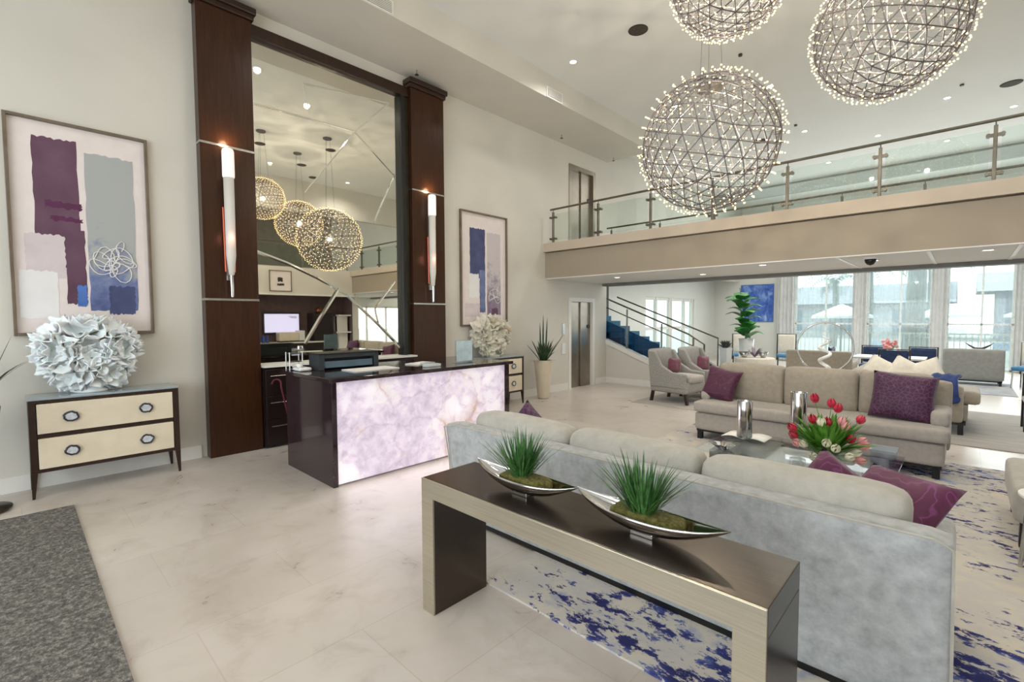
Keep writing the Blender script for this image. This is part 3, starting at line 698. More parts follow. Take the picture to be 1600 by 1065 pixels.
# ------------------------------------------------------------------ reception desk
t = thing('reception_desk', 'reception desk with glowing lavender onyx front and polished dark stone ends', 'desk', (1.6, 2.1, 0))
obj('onyx_front', bx(2.1, 2.15, 2.14, 4.46, .02, 1.03), M['onyx'], t, label='glowing lavender onyx front with brown veins')
obj('end_panel', bx(1.06, 2.16, 2.09, 2.14, 0, 1.03), M['stone_dark'], t, bevel=.003)
obj('end_panel', bx(1.06, 2.16, 4.46, 4.54, 0, 1.03), M['stone_dark'], t, bevel=.003)
obj('back_body', bx(1.12, 2.1, 2.14, 4.46, .06, 1.03), M['cabinet'], t)
obj('countertop', bx(1.02, 2.2, 2.05, 4.58, 1.03, 1.07), M['stone_dark'], t, bevel=.004)
lamp('AREA', 'onyx_glow', (2.2, 3.3, .5), 7, (.93, .86, 1), (0, math.radians(-90), 0), shape='RECTANGLE', size=.9, size_y=2.2)
# back counter below the mirror
t = thing('back_counter', 'dark back counter with drawers under the big mirror', 'cabinet', (.1, 3.2, 0))
obj('case', bx(.001, .2, 2.15, 2.6, .02, 1.03), M['cabinet'], t)
obj('apron', bx(.001, .18, 2.6, 4.43, .86, 1.03), M['cabinet'], t)
obj('worktop', bx(.001, .24, 2.145, 4.435, 1.03, 1.055), M['trim'], t, label='white worktop edge')
for za, zb in ((.06, .36), (.37, .66), (.67, 1.0)):
    d = obj('drawer', bx(.2, .215, 2.17, 2.58, za, zb), M['cabinet'], t, bevel=.003)
    b = B(); tube(b, [(.235, 2.22, zb - .08), (.235, 2.52, zb - .08)], .006, 8)
    for yy in (2.25, 2.49): tube(b, [(.21, yy, zb - .08), (.235, yy, zb - .08)], .005, 6)
    obj('handle', b, M['silver'], d)
t = thing('walking_cane', 'thin burgundy walking cane leaning on the dark drawers', 'cane', (.3, 2.42, 0))
pts = [(.34, 2.46, 0), (.27, 2.33, .78)] + [(.27 - .0, 2.33 - .055 + .055 * math.cos(a), .82 + .055 * math.sin(a) * 1.1) for a in (0, .5, 1.0, 1.57, 2.1, 2.7, 3.14)] 
b = B(); tube(b, pts, .011, 8); obj('shaft', b, M['burgundy'], t, smooth=True)
b = B(); tube(b, [(.34, 2.46, 0), (.337, 2.454, .035)], .014, 8); obj('rubber_tip', b, M['black'], t)
# things on the desk
t = thing('desk_printer', 'low dark grey printer with slate blue tray on the reception desk', 'printer', (1.3, 2.66, 1.07))
b = B(); box(b, 1.18, 1.44, 2.3, 2.36, 1.07, 1.25); box(b, 1.18, 1.44, 2.97, 3.03, 1.07, 1.25); box(b, 1.18, 1.44, 2.36, 2.97, 1.2, 1.25); box(b, 1.18, 1.3, 2.36, 2.97, 1.07, 1.2); obj('housing', b, M['dark_plastic'], t, bevel=.006)
b = B(); box(b, 1.3, 1.42, 2.37, 2.96, 1.085, 1.16, Matrix.Rotation(-.12, 3, 'Y'), (1.36, 2.6, 1.1)); obj('tray', b, M['blue_plastic'], t, bevel=.004)
b = B(); box(b, 1.15, 1.46, 2.28, 3.05, 1.25, 1.262); obj('lid', b, M['gunmetal'], t, bevel=.004)
tag(obj('paper_sheets', bx(1.55, 1.85, 2.5, 3.05, 1.071, 1.08), M['paper']), 'white papers lying on the desk before the dark printer', 'paper')
b = B(); box(b, 1.5, 1.7, 3.35, 3.7, 1.071, 1.083, Matrix.Rotation(.3, 3, 'Z'), (1.6, 3.5, 1.07)); tag(obj('paper_sheets', b, M['paper']), 'white papers on the middle of the dark desktop', 'paper')
t = thing('desk_telephone', 'small white telephone at the left end of the desk', 'telephone', (1.25, 2.2, 1.07))
b = B(); softbox(b, 1.16, 1.36, 2.12, 2.26, 1.071, 1.11, .02); obj('base', b, M['white_plastic'], t, smooth=True)
b = B(); tube(b, [(1.18, 2.14, 1.12), (1.26, 2.14, 1.135), (1.34, 2.14, 1.12)], lambda u: .018 + .01 * abs(2 * u - 1), 8); obj('handset', b, M['white_plastic'], t, smooth=True)
t = thing('brochure_stand', 'clear acrylic stand holding a pale blue card on the desk', 'stand', (1.9, 4.0, 1.07))
b = B(); box(b, 1.86, 1.87, 3.86, 4.16, 1.07, 1.36); box(b, 1.8, 1.94, 3.86, 4.16, 1.071, 1.08); obj('holder', b, M['acrylic'], t)
obj('card', bx(1.872, 1.876, 3.88, 4.14, 1.09, 1.35), simple('pale_blue_card', (188, 208, 216), .4, var=14, nscale=9), t)
t = thing('business_card_box', 'low clear acrylic box on the middle of the desk', 'box', (1.95, 3.4, 1.07))
obj('box_body', bx(1.9, 2.02, 3.3, 3.55, 1.071, 1.12), M['acrylic'], t); obj('cards', bx(1.92, 2.0, 3.32, 3.53, 1.073, 1.1), M['paper'], t)
t = thing('letter_tray', 'dark letter tray with white frame behind the white telephone', 'tray', (1.12, 2.15, 1.07))
b = B()
for z in (1.072, 1.16, 1.25): box(b, 1.05, 1.15, 2.1, 2.24, z, z + .008)
obj('shelf', b, M['dark_plastic'], t)
b = B()
for x, y in ((1.05, 2.1), (1.15, 2.1), (1.05, 2.24), (1.15, 2.24)): tube(b, [(x, y, 1.07), (x, y, 1.27)], .006, 6)
obj('frame', b, M['white_plastic'], t)

# ------------------------------------------------------------------ plants at the left wall
t = thing('potted_agave', 'spiky dark green plant in tall tapered cream planter beside the elevator', 'plant', (.35, 7.42, 0))
b = B(); lathe(b, [(.10, 0), (.12, .02), (.19, .74), (.205, .78), (.18, .78), (.17, .72), (0, .72)], (.35, 7.42, 0), 32); obj('planter', b, M['planter'], t, smooth=True, bevel=.004)
b = B()
for k in range(60):
    a = random.uniform(0, 2 * PI); r = random.uniform(.02, .16); blade(b, (.35 + r * math.cos(a), 7.42 + r * math.sin(a), .74), (math.cos(a), math.sin(a), .5), random.uniform(.08, .14), .05, .8, 3)
obj('foliage', b, M['leaf'], t)
b = B()
for k in range(26):
    a = k * 2.4; e = random.uniform(.9, 3.2); L = random.uniform(.25, .5)
    blade(b, (.35 + .06 * math.cos(a), 7.42 + .06 * math.sin(a), .75), (math.cos(a), math.sin(a), e), L, .05, .05, 5, .3)
for dx, dy, L in ((0, 0, .95), (.02, .05, .9), (-.02, -.04, .8)): blade(b, (.35 + dx, 7.42 + dy, .75), (dx * .8, dy * .8, 1), L, .045, 0, 6, .2)
blade(b, (.35, 7.5, .75), (0.1, .75, .8), .8, .03, .0, 6)
obj('spiky_leaves', b, M['leaf_dark'], t)
t = thing('potted_plant', 'dark round pot at the left picture edge with one long arching leaf', 'plant', (.5, -.3, 0))
b = B(); lathe(b, [(.16, 0), (.2, .02), (.2, .03), (.03, .05), (.025, .5), (.12, .6), (.16, .9), (.13, .9), (0, .85)], (.52, -.25, 0), 24); obj('pot', b, M['gunmetal'], t, smooth=True)
b = B()
for k in range(9):
    a = PI + .6 * k; blade(b, (.52, -.25, .85), (math.cos(a), math.sin(a), 2.2), .6, .05, 1.1, 7)
blade(b, (.55, -.25, .85), (0.08, .3, .8), .72, .035, .0, 7)
obj('leaves', b, M['leaf_dark'], t)
tag(obj('entrance_mat', bx(.88, 6.6, -3.2, .32, 0, .012), M['mat']), 'charcoal speckled entrance mat on the floor at lower left', 'mat')

# ------------------------------------------------------------------ ceiling fittings
def vent(y0, y1, label):
    t = thing('ceiling_vent', label, 'vent', (1.17, (y0 + y1) / 2, 5.5))
    b = B(); box(b, 1.17, 1.185, y0 - .03, y1 + .03, 5.45, 5.63); obj('frame', b, M['trim'], t)
    obj('grille', bx(1.184, 1.19, y0, y1, 5.475, 5.605), M['vent'], t)
    for k in range(6): obj('slat', bx(1.19, 1.196, y0, y1, 5.48 + k * .021, 5.488 + k * .021), M['trim'], t)
vent(6.55, 6.93, 'small air vent on the soffit edge to the right of the dark columns')
vent(3.05, 3.45, 'small air vent on the soffit edge above the big mirror')
def discs(pts, r, name, m, labels, z=CEIL, grp=None):
    for (x, y), lb in zip(pts, labels):
        t = thing(name, lb, 'speaker' if 'speaker' in name else 'ceiling fitting', (x, y, z), group=grp)
        b = B(); lathe(b, [(r, -.012), (r, 0)], (x, y, z), 24); obj('grille', b, m, t)
        b = B(); lathe(b, [(r + .012, -.006), (r + .012, 0)], (x, y, z), 24); obj('rim', b, m, t)
discs([(2.92, 6.51)], .13, 'ceiling_speaker', M['speaker'], ['round dark ceiling speaker left of the big globe chandeliers'])
discs([(7.0, 12.68)], .14, 'ceiling_speaker', M['speaker'], ['round dark ceiling speaker at the far right above the balcony rail'])
discs([(2.83, 12.57)], .14, 'ceiling_speaker', M['speaker'], ['round dark ceiling speaker seen through the lowest globe chandelier'])
for i, (x, y) in enumerate([(5.96, 4.3), (5.18, 5.69), (6.86, 5.67), (7.8, 6.4)]):
    discs([(x, y)], .11, 'ceiling_speaker', M['speaker'], ['dark ceiling fitting reflected in the mirror, ' + ['leftmost', 'largest below the facet lines', 'small one in the middle', 'one just above the reflected globes'][i]])
LT = [((1.71, 6.56), 'recessed ceiling light nearest the soffit, left of the dark round speaker'), ((6.14, 12.65), 'recessed ceiling light right of the upper right globe'), ((3.74, 12.63), 'recessed ceiling light just right of the lowest globe'),
      ((4.91, 14.14), 'recessed ceiling light in the middle over the walkway rail'), ((6.07, 15.72), 'recessed ceiling light seen through the railing glass at right'), ((7.1, 14.1), 'recessed ceiling light close above the rail at the right edge'),
      ((3.67, 15.64), 'recessed ceiling light seen low over the far railing'), ((3.81, 9.75), 'recessed ceiling light behind the edge of the lowest globe'), ((7.29, 5.0), 'recessed ceiling light behind the upper right globe chandelier'),
      ((2.28, 3.02), 'recessed ceiling light mirrored at the upper left of the mirror'), ((3.04, 4.18), 'recessed ceiling light mirrored beneath the upper facet line'), ((7.6, 7.4), 'recessed ceiling light mirrored just above the globes'),
      ((8.0, 2.0), 'recessed ceiling light over the right side of the lobby'), ((4.5, .5), 'recessed ceiling light above the sofa table'), ((2.6, -.5), 'recessed ceiling light above the left dresser side'), ((5.4, -2.5), 'recessed ceiling light above the entrance mat'), ((2.2, 9.3), 'recessed ceiling light over the upper elevator landing')]
P0 = None
def downlight(x, y, z, label, e, grp='recessed lobby ceiling lights', r=.05, spot=150):
    global P0
    if P0 is None:
        P0 = thing('recessed_light', label, 'ceiling light', (0, 0, 0), group=grp)
        b = B(); lathe(b, [(.05, -.004), (.05, 0)], (0, 0, 0), 20); obj('lens', b, M['lens'], P0)
        b = B(); lathe(b, [(.052, -.004), (.068, -.008), (.07, 0)], (0, 0, 0), 20, False); obj('trim_ring', b, M['trim'], P0)
        P0.location = (x, y, z)
    else: dup(P0, (x, y, z), None, label, grp)
    lamp('SPOT', 'downlight_beam', (x, y, z - .03), e, (1, .95, .89), spot_size=math.radians(spot), spot_blend=.9, shadow_soft_size=.05)
for (x, y), lb in LT: downlight(x, y, CEIL, lb, 50 if y < 6 else (55 if x < 2 else 115))
UB = [((1.33, 8.6), 'recessed light under the walkway near the left wall'), ((2.87, 9.15), 'recessed light under the walkway above the armchairs'), ((4.19, 8.2), 'recessed light under the walkway left of the dome camera'), ((5.54, 8.7), 'recessed light under the walkway beside the dome camera'), ((6.71, 8.35), 'recessed light under the walkway at the right')]
for (x, y), lb in UB: downlight(x, y, 2.455, lb, 34, 'recessed lights under the walkway')


lamp('AREA', 'far_room_fill', (4.5, 14.8, CEIL - .05), 150, (1, .98, .96), (0, 0, 0), shape='RECTANGLE', size=7, size_y=5)  # added fill lamp for the far room, no such ceiling panel exists
t = thing('dome_camera', 'small black dome security camera under the walkway', 'camera', (5.56, 8.2, 2.455))
b = B(); lathe(b, [(.001, -.09), (.04, -.075), (.065, -.04), (.07, 0)], (5.56, 8.2, 2.43), 20); obj('dome', b, M['black'], t, smooth=True)
b = B(); lathe(b, [(.08, -.03), (.085, 0)], (5.56, 8.2, 2.455), 20); obj('mount_ring', b, M['white_plastic'], t)
for (y, z, lb) in ((8.08, 5.43, 'small sprinkler head on the soffit right of the columns'), (10.1, 5.43, 'small sprinkler head on the soffit above the upper elevator'), (4.45, 5.43, 'small sprinkler head above the right dark column')):
    t = thing('sprinkler_head', lb, 'sprinkler', (.3, y, z)); b = B(); tube(b, [(.3, y, z + .02), (.3, y, z - .05)], .012, 8); obj('nozzle', b, M['nickel'], t); b = B(); lathe(b, [(.03, -.055), (.03, -.05)], (.3, y, z), 12); obj('deflector', b, M['gunmetal'], t)
for (x, y, lb) in ((3.78, 8.24, 'tiny dark sprinkler in the ceiling above the lowest globe'), (3.69, 12.07, 'tiny dark sprinkler in the ceiling right of the lowest globe'), (6.35, 12.11, 'tiny dark sprinkler in the ceiling near the upper right globe')):
    b = B(); lathe(b, [(.03, -.03), (.03, 0)], (x, y, CEIL), 12); tag(obj('sprinkler_head', b, M['gunmetal']), lb, 'sprinkler')

# ------------------------------------------------------------------ chandeliers
CAMP = Vector((6.54, 0, 1.65))
def geodesic(f):
    base = bmesh.new(); bmesh.ops.create_icosphere(base, subdivisions=1, radius=1)
    g = bmesh.new(); seen = {}
    def V(p):
        p = p.normalized(); k = (round(p.x, 4), round(p.y, 4), round(p.z, 4))
        if k not in seen: seen[k] = g.verts.new(p)
        return seen[k]
    def E(a, c):
        if g.edges.get((a, c)) is None: g.edges.new((a, c))
    for fc in base.faces:
        A, B_, C_ = [v.co for v in fc.verts]
        P = {(i, j): V((A * (f - i - j) + B_ * i + C_ * j) / f) for i in range(f + 1) for j in range(f + 1 - i)}
        for i in range(f):
            for j in range(f - i):
                E(P[i, j], P[i + 1, j]); E(P[i, j], P[i, j + 1]); E(P[i + 1, j], P[i, j + 1])
    base.free(); return g
def chandelier(c, R, label, e):
    c = Vector(c); t = thing('globe_chandelier', label, 'chandelier', c)
    ic = geodesic(5); ob = geodesic(8)
    Ri = R * .92
    b = B(); rr = .0058 * (R / .75) ** .5
    rot = Euler((.35, .2, .5)).to_matrix()
    for v in ic.verts: v.co = rot @ v.co
    for v in ob.verts: v.co = rot @ v.co
    for ed in ic.edges:
        a, d = ed.verts[0].co * Ri, ed.verts[1].co * Ri
        tube(b, [a, d], rr, 4)
    obj('lattice', b, M['chand'], t, world=False)
    b = B()
    for v in ob.verts: tube(b, [v.co * Ri * .9, v.co * R * .98], rr * .3, 3)
    obj('bulb_stalks', b, M['chand'], t, world=False)['kind'] = 'stuff'
    bm = bmesh.new(); bmesh.ops.create_icosphere(bm, subdivisions=1, radius=.0088 * (R / .75) ** .5); me = bpy.data.meshes.new('bulb'); bm.to_mesh(me); me.materials.append(M['bulb'])
    rb = random.Random(3); vs = sorted([v.co * R * rb.uniform(.965, 1.0) for v in ob.verts], key=lambda p: (c + p - CAMP).length)
    for p in vs[:100]:
        o = bpy.data.objects.new('bulb', me); COL.objects.link(o); o.parent = t; o.location = p
    b = B()
    for p in vs[100:]:
        n0 = len(b.verts); bmesh.ops.create_icosphere(b, subdivisions=1, radius=.0088 * (R / .75) ** .5, matrix=Matrix.Translation(p))
    o = obj('bulbs', b, M['bulb'], t, world=False); o['kind'] = 'stuff'
    bm.free(); ic.free(); ob.free()
    b = B(); lathe(b, [(.14, -.01), (.15, .0), (.15, .015), (.13, .02)], (0, 0, Ri * .86), 24); tube(b, [(0, 0, Ri * .5), (0, 0, Ri * .86)], .012, 8); obj('driver_plate', b, M['nickel'], t, world=False)
    h = CEIL - c.z
    b = B()
    for k in range(3):
        a = k * 2.094; tube(b, [(.13 * math.cos(a), .13 * math.sin(a), Ri * .86), (.05 * math.cos(a), .05 * math.sin(a), h)], .0022, 4)
    obj('suspension_wire', b, M['chand'], t, world=False)
    b = B(); lathe(b, [(.09, -.03), (.1, -.02), (.1, 0)], (0, 0, h), 24); obj('canopy', b, M['chand'], t, world=False)
    lamp('POINT', 'chandelier_light', c, e, (1, .88, .7), shadow_soft_size=.03)
chandelier((4.47, 5.27, 3.50), .75, 'lowest globe chandelier of metal lattice and tiny bulbs, before the balcony', 75)
chandelier((5.99, 5.2, 4.07), .585, 'higher globe chandelier at the upper right above the far sofa', 50)
chandelier((5.1, 4.03, 4.35), .47, 'topmost small globe chandelier cut off by the upper picture edge', 40)

# ------------------------------------------------------------------ console table and boat bowls
t = thing('console_table', 'long pewter waterfall console table behind the near grey sofa', 'console table', (5.25, 1.75, 0))
XL, XR, YA, YB, H, T = 4.36, 6.13, 1.56, 1.95, .757, .1
obj('tabletop', bx(XL, XR, YA, YB, H - T, H), M['pewter_dark'], t, bevel=.003, label='dark pewter metal top')
obj('leg', bx(XL, XL + T, YA, YB, 0, H - T), M['pewter_dark'], t, bevel=.003); obj('leg', bx(XR - T, XR, YA, YB, 0, H - T), M['pewter_dark'], t, bevel=.003)
b = B(); prism(b, [(XL, 0), (XL + T, 0), (XL + T, H - T), (XR - T, H - T), (XR - T, 0), (XR, 0), (XR, H), (XL, H)], 'y', YA - .012, YA); obj('front_face', b, M['pewter'], t, bevel=.002, label='front edge of the same pewter, paler with the light painted in')
def boat(xc, yc, z, label, L=.68, seed=0):
    t = thing('boat_planter', label, 'planter', (xc, yc, z)); n = 28; m = 12
    b = B(); rows = []
    for layer, off in ((0, 0), (1, .006)):
        for i in range(n + 1):
            u = 2 * i / n - 1; hw = .085 * (1 - abs(u) ** 2.1) ** .9 + .002; dep = .075 * (1 - abs(u) ** 1.8) + .004; rim = .088 + .03 * abs(u) ** 3
            row = []
            for j in range(m + 1):
                a = PI * j / m; y = -math.cos(a) * max(.001, hw - off); zz = rim - math.sin(a) ** 1.2 * max(.001, dep - off)
                row.append(b.verts.new((xc + u * L / 2 * (1 - off * .5), yc + y, z + zz)))
            rows.append(row)
    for base in (0, n + 1):
        for i in range(n):
            for j in range(m): b.faces.new((rows[base + i][j], rows[base + i + 1][j], rows[base + i + 1][j + 1], rows[base + i][j + 1]))
    for i in range(n):
        for j in (0, m): b.faces.new((rows[i][j], rows[i + 1][j], rows[n + 2 + i][j], rows[n + 1 + i][j]))
    obj('bowl', b, M['nickel'], t, smooth=True)
    obj('foot', bx(xc - .05, xc + .05, yc - .03, yc + .03, z, z + .02), M['nickel'], t, bevel=.003)
    b = B()
    rnd = random.Random(seed)
    softbox(b, xc - .14, xc + .16, yc - .06, yc + .06, z + .04, z + .098, .03, n=10, wob=.012, seed=seed)
    obj('moss', b, M['moss'], t, smooth=True)
    b = B()
    for k in range(190):
        a = rnd.uniform(0, 2 * PI); sp = rnd.random() ** .7; r = .045 * rnd.random() ** .5; e = 1.0 + 1.6 * (1 - sp)
        blade(b, (xc - .01 + r * math.cos(a) * 1.2, yc + r * math.sin(a), z + .085), (math.cos(a) * sp * 1.25, math.sin(a) * sp, e), rnd.uniform(.15, .255) * (1.05 if sp > .5 else 1), .0085, .35, 5)
    obj('grass_blades', b, M['grass'], t)
boat(4.945, 1.75, H, 'silver boat-shaped planter with grass on the left of the console table', seed=1)
boat(5.61, 1.76, H, 'silver boat-shaped planter with grass on the right of the console table', seed=2)

# ------------------------------------------------------------------ near sofa
t = thing('sofa', 'light grey sofa seen from behind with purple pillows, next to the console table', 'sofa', (5, 2.9, 0))
def flare(q):
    k = max(0, (q.z - .2) / .6)
    if q.x < 3.8: q.x -= .05 * k * (3.8 - q.x) / .3
    q.y -= .04 * k * (1 if q.y < 2.55 else .6); return q
b = B(); softbox(b, 3.5, 6.54, 2.46, 2.62, .03, .79, .045, n=12, fn=flare); obj('backrest', b, M['velvet_gray'], t, smooth=True)
b = B(); tube(b, [(3.53, 2.455, .05), (3.51, 2.43, .5), (3.47, 2.415, .76), (3.6, 2.415, .79), (6.48, 2.415, .79), (6.535, 2.42, .76), (6.545, 2.45, .05)], .006, 6); obj('piping', b, M['cushion_gray'], t)
obj('base', bx(3.55, 6.5, 2.55, 3.32, .06, .3), M['velvet_gray'], t, bevel=.015)
for xa in (3.5, 6.4):
    b = B(); softbox(b, xa, xa + .14, 2.55, 3.36, .04, .6, .05); obj('arm', b, M['velvet_gray'], t, smooth=True)
obj('plinth', bx(3.56, 6.5, 2.47, 3.3, .012, .045), M['black'], t)
for a, c in ((3.65, 4.57), (4.58, 5.49), (5.5, 6.39)):
    b = B(); softbox(b, a, c, 2.66, 3.38, .3, .47, .05, (0, 0, .015)); obj('seat_cushion', b, M['cushion_gray'], t, smooth=True)
    b = B(); softbox(b, a, c, 2.58, 2.80, .44, .875, .07, (.005, .03, .02), n=10, wob=.018, seed=a); obj('back_cushion', b, M['cushion_gray'], t, smooth=True)
def cushion(name, c, w_, h_, th, rot, m, label, grp=None, seed=1, notch=.06):
    b = B(); mtx = Euler(rot).to_matrix().to_4x4(); pillow(b, w_, h_, th, mtx, seed=seed, notch=notch)
    o = obj(name, b, m, None, smooth=True, world=False); o.location = c; tag(o, label, 'pillow', grp); return o
R90 = PI / 2
cushion('throw_pillow', (6.06, 3.0, .635), .44, .44, .15, (R90 - .35, .62, .12), M['purple2'], 'plum patterned pillow peaking above the near sofa back, left of the other one')
cushion('throw_pillow', (6.30, 3.0, .70), .44, .42, .14, (.72, 0, -.55), M['purple2'], 'plum patterned pillow at the right end of the near sofa', seed=5)
cushion('throw_pillow', (3.9, 2.96, .66), .42, .42, .14, (R90 - .3, .6, 0), M['purple3'], 'dark pillow whose corner peeks over the left end of the near sofa', seed=7)

# ------------------------------------------------------------------ far sofa
t = thing('sofa', 'beige three-seat sofa facing the camera with two purple pillows', 'sofa', (5.2, 6.7, 0))
b = B(); softbox(b, 3.9, 6.46, 6.98, 7.16, .16, .93, .05, n=10); obj('backrest', b, M['beige'], t, smooth=True)
b = B(); softbox(b, 3.93, 6.43, 6.3, 7.1, .14, .37, .03, n=10); obj('base', b, M['beige_frame'], t, smooth=True)
obj('base_rail', bx(3.95, 6.41, 6.33, 7.08, .115, .145), M['black'], t)
b = B(); softbox(b, 6.3, 6.46, 6.5, 7.1, .5, .67, .05, n=8); obj('arm', b, M['beige_frame'], t, smooth=True)
b = B(); softbox(b, 3.92, 4.05, 6.5, 7.1, .5, .64, .05, n=8); obj('arm', b, M['beige_frame'], t, smooth=True)
b = B(); softbox(b, 3.92, 5.1, 6.26, 7.05, .38, .52, .04, (0, 0, .012), n=8); obj('seat_cushion', b, M['beige_frame'], t, smooth=True)
b = B(); softbox(b, 5.11, 6.46, 6.26, 7.05, .38, .52, .04, (0, 0, .012), n=8); obj('seat_cushion', b, M['beige_frame'], t, smooth=True)
for a, c in ((4.05, 4.87), (4.88, 5.65), (5.66, 6.31)):
    b = B(); softbox(b, a, c, 6.76, 7.0, .5, 1.0, .06, (.003, .03, .012), n=10, wob=.01, seed=a); obj('back_cushion', b, M['beige'], t, smooth=True)
for x, y in ((3.96, 6.33), (6.34, 6.33), (3.96, 7.0), (6.34, 7.0)):
    b = B(); v = box(b, x, x + .06, y, y + .06, 0, .12); obj('leg', b, M['black'], t)
cushion('throw_pillow', (4.16, 6.6, .73), .47, .47, .16, (R90 - .3, .18, -.1), M['purple'], 'plum patterned pillow on the left end of the beige sofa', seed=2, notch=.12)
cushion('throw_pillow', (6.07, 6.62, .77), .56, .52, .17, (R90 - .3, .08, .06), M['purple3'], 'large dark purple beaded pillow on the right end of the beige sofa', seed=3)

# rug
b = B(); prism(b, [(4.4, 1.97), (7.6, 1.97), (7.6, 7.15), (3.58, 7.15), (3.58, 2.75), (4.4, 2.75)], 'z', 0, .012)
tag(obj('area_rug', b, M['rug']), 'large cream rug with navy blue splashes beneath both sofas', 'rug')
tag(obj('area_rug', bx(5.3, 9.3, 8.25, 11.3, 0, .01), M['rug_gray']), 'grey streaked rug beyond the beige sofa at right', 'rug')
tag(obj('area_rug', bx(5.8, 7.35, 13.9, 16.4, 0, .01), M['rug_blue']), 'pale blue grey rug under the small far settee', 'rug')
tag(obj('area_rug', bx(1.9, 3.2, 8.2, 10.2, 0, .008), M['rug_gray']), 'small grey rug under the two wing armchairs', 'rug')

# ------------------------------------------------------------------ coffee table and its things
t = thing('coffee_table', 'glass-topped mirrored coffee table between the two sofas', 'coffee table', (5.45, 4.75, 0))
obj('glass_top', bx(4.75, 6.2, 4.3, 5.25, .42, .438), M['acrylic'], t, bevel=.003)
for a, c in ((4.85, 5.3), (5.65, 6.1)):
    obj('mirrored_block', bx(a, c, 4.42, 5.13, .05, .42), M['silver'], t, bevel=.004)
obj('lower_shelf', bx(4.8, 6.15, 4.36, 5.2, .025, .05), M['trim'], t)
obj('centre_panel', bx(5.3, 5.65, 4.5, 5.05, .05, .4), M['trim'], t)
ZT = .438
def hurricane(x, y, h, label):
    t = thing('hurricane_vase', label, 'vase', (x, y, ZT))
    b = B(); lathe(b, [(.055, 0), (.06, .015), (.028, .03), (.025, .075), (.06, .09)], (x, y, ZT), 20); obj('glass_foot', b, M['acrylic'], t, smooth=True)
    b = B(); lathe(b, [(.062, .09), (.066, .1), (.066, h), (.06, h), (.06, .1), (0, .1)], (x, y, ZT), 28); obj('cylinder', b, M['nickel'], t, smooth=True, bevel=.002)
hurricane(5.08, 4.66, .43, 'shorter silver cylinder vase on the left of the coffee table')
hurricane(5.46, 4.92, .52, 'taller silver cylinder vase behind the tulips on the coffee table')
t = thing('open_magazine', 'open glossy magazine on the left of the glass coffee table', 'magazine', (4.95, 4.9, ZT))
for s in (-1, 1):
    b = B(); g = []
    for i in range(7):
        u = i / 6; g.append([b.verts.new((4.98 + s * u * .2, yy, ZT + .006 + .018 * math.sin(PI * u))) for yy in (4.92, 5.18)])
    for i in range(6): b.faces.new((g[i][0], g[i + 1][0], g[i + 1][1], g[i][1]))
    obj('page', b, M['paper'], t, smooth=True, solid=.004)
t = thing('crystal_dish', 'star shaped crystal dish on the near left corner of the coffee table', 'dish', (4.95, 4.5, ZT))
b = B()
ring = [(.11 if k % 2 else .07) for k in range(16)]
top = [b.verts.new((4.97 + r * math.cos(k * PI / 8), 4.45 + r * math.sin(k * PI / 8), ZT + .05)) for k, r in enumerate(ring)]; bot = [b.verts.new((4.97 + .04 * math.cos(k * PI / 8), 4.45 + .04 * math.sin(k * PI / 8), ZT)) for k in range(16)]
for k in range(16): b.faces.new((top[k], top[(k + 1) % 16], bot[(k + 1) % 16], bot[k]))
b.faces.new(bot); obj('dish', b, M['nickel'], t, solid=.004)
t = thing('acrylic_box', 'clear acrylic box at the right end of the coffee table', 'box', (6.08, 4.95, ZT))
b = B(); box(b, 6.0, 6.16, 4.85, 5.05, ZT, ZT + .1); obj('box_body', b, M['acrylic'], t); obj('lid', bx(5.99, 6.17, 4.84, 5.06, ZT + .1, ZT + .115), M['glass_top'], t)
# tulips
t = thing('tulip_bouquet', 'bouquet of red, pink and cream tulips in a glass bowl on the coffee table', 'flowers', (5.75, 4.5, ZT))
b = B(); lathe(b, [(.05, 0), (.09, .04), (.105, .1), (.09, .15), (.084, .15), (.095, .1), (.08, .045), (0, .01)], (5.75, 4.5, ZT), 24); obj('vase', b, M['acrylic'], t, smooth=True)
b = B(); rnd = random.Random(11)
for k in range(120):
    a = rnd.uniform(0, 2 * PI); sp = rnd.random(); blade(b, (5.75 + .05 * math.cos(a), 4.5 + .05 * math.sin(a), ZT + .08), (math.cos(a) * sp, math.sin(a) * sp, .5 + .9 * (1 - sp) + .35), rnd.uniform(.22, .36), rnd.uniform(.035, .065), .7, 6, .2)
obj('leaves', b, M['leaf_bright'], t, smooth=True)
heads = [('red', -.30, -.02, .28), ('red', -.28, .03, .21), ('pink', -.25, 0, .15), ('red', -.12, 0, .34), ('red', -.1, .06, .5), ('white_petal', -.06, -.1, .34), ('red', 0, -.06, .33), ('red', .05, .05, .46), ('red', .1, 0, .43), ('pink', .13, -.03, .33), ('pink', .16, -.05, .29), ('red', .2, -.08, .2), ('red', .3, 0, .34),
         ('white_petal', -.2, -.06, .16), ('white_petal', -.02, -.16, .19), ('white_petal', .05, -.2, .16), ('white_petal', .17, -.2, .1), ('white_petal', .24, -.1, .1), ('pink', .3, -.05, .18), ('pink', .33, -.04, .14), ('pink', .27, -.12, .05), ('white_petal', -.12, -.14, .08)]
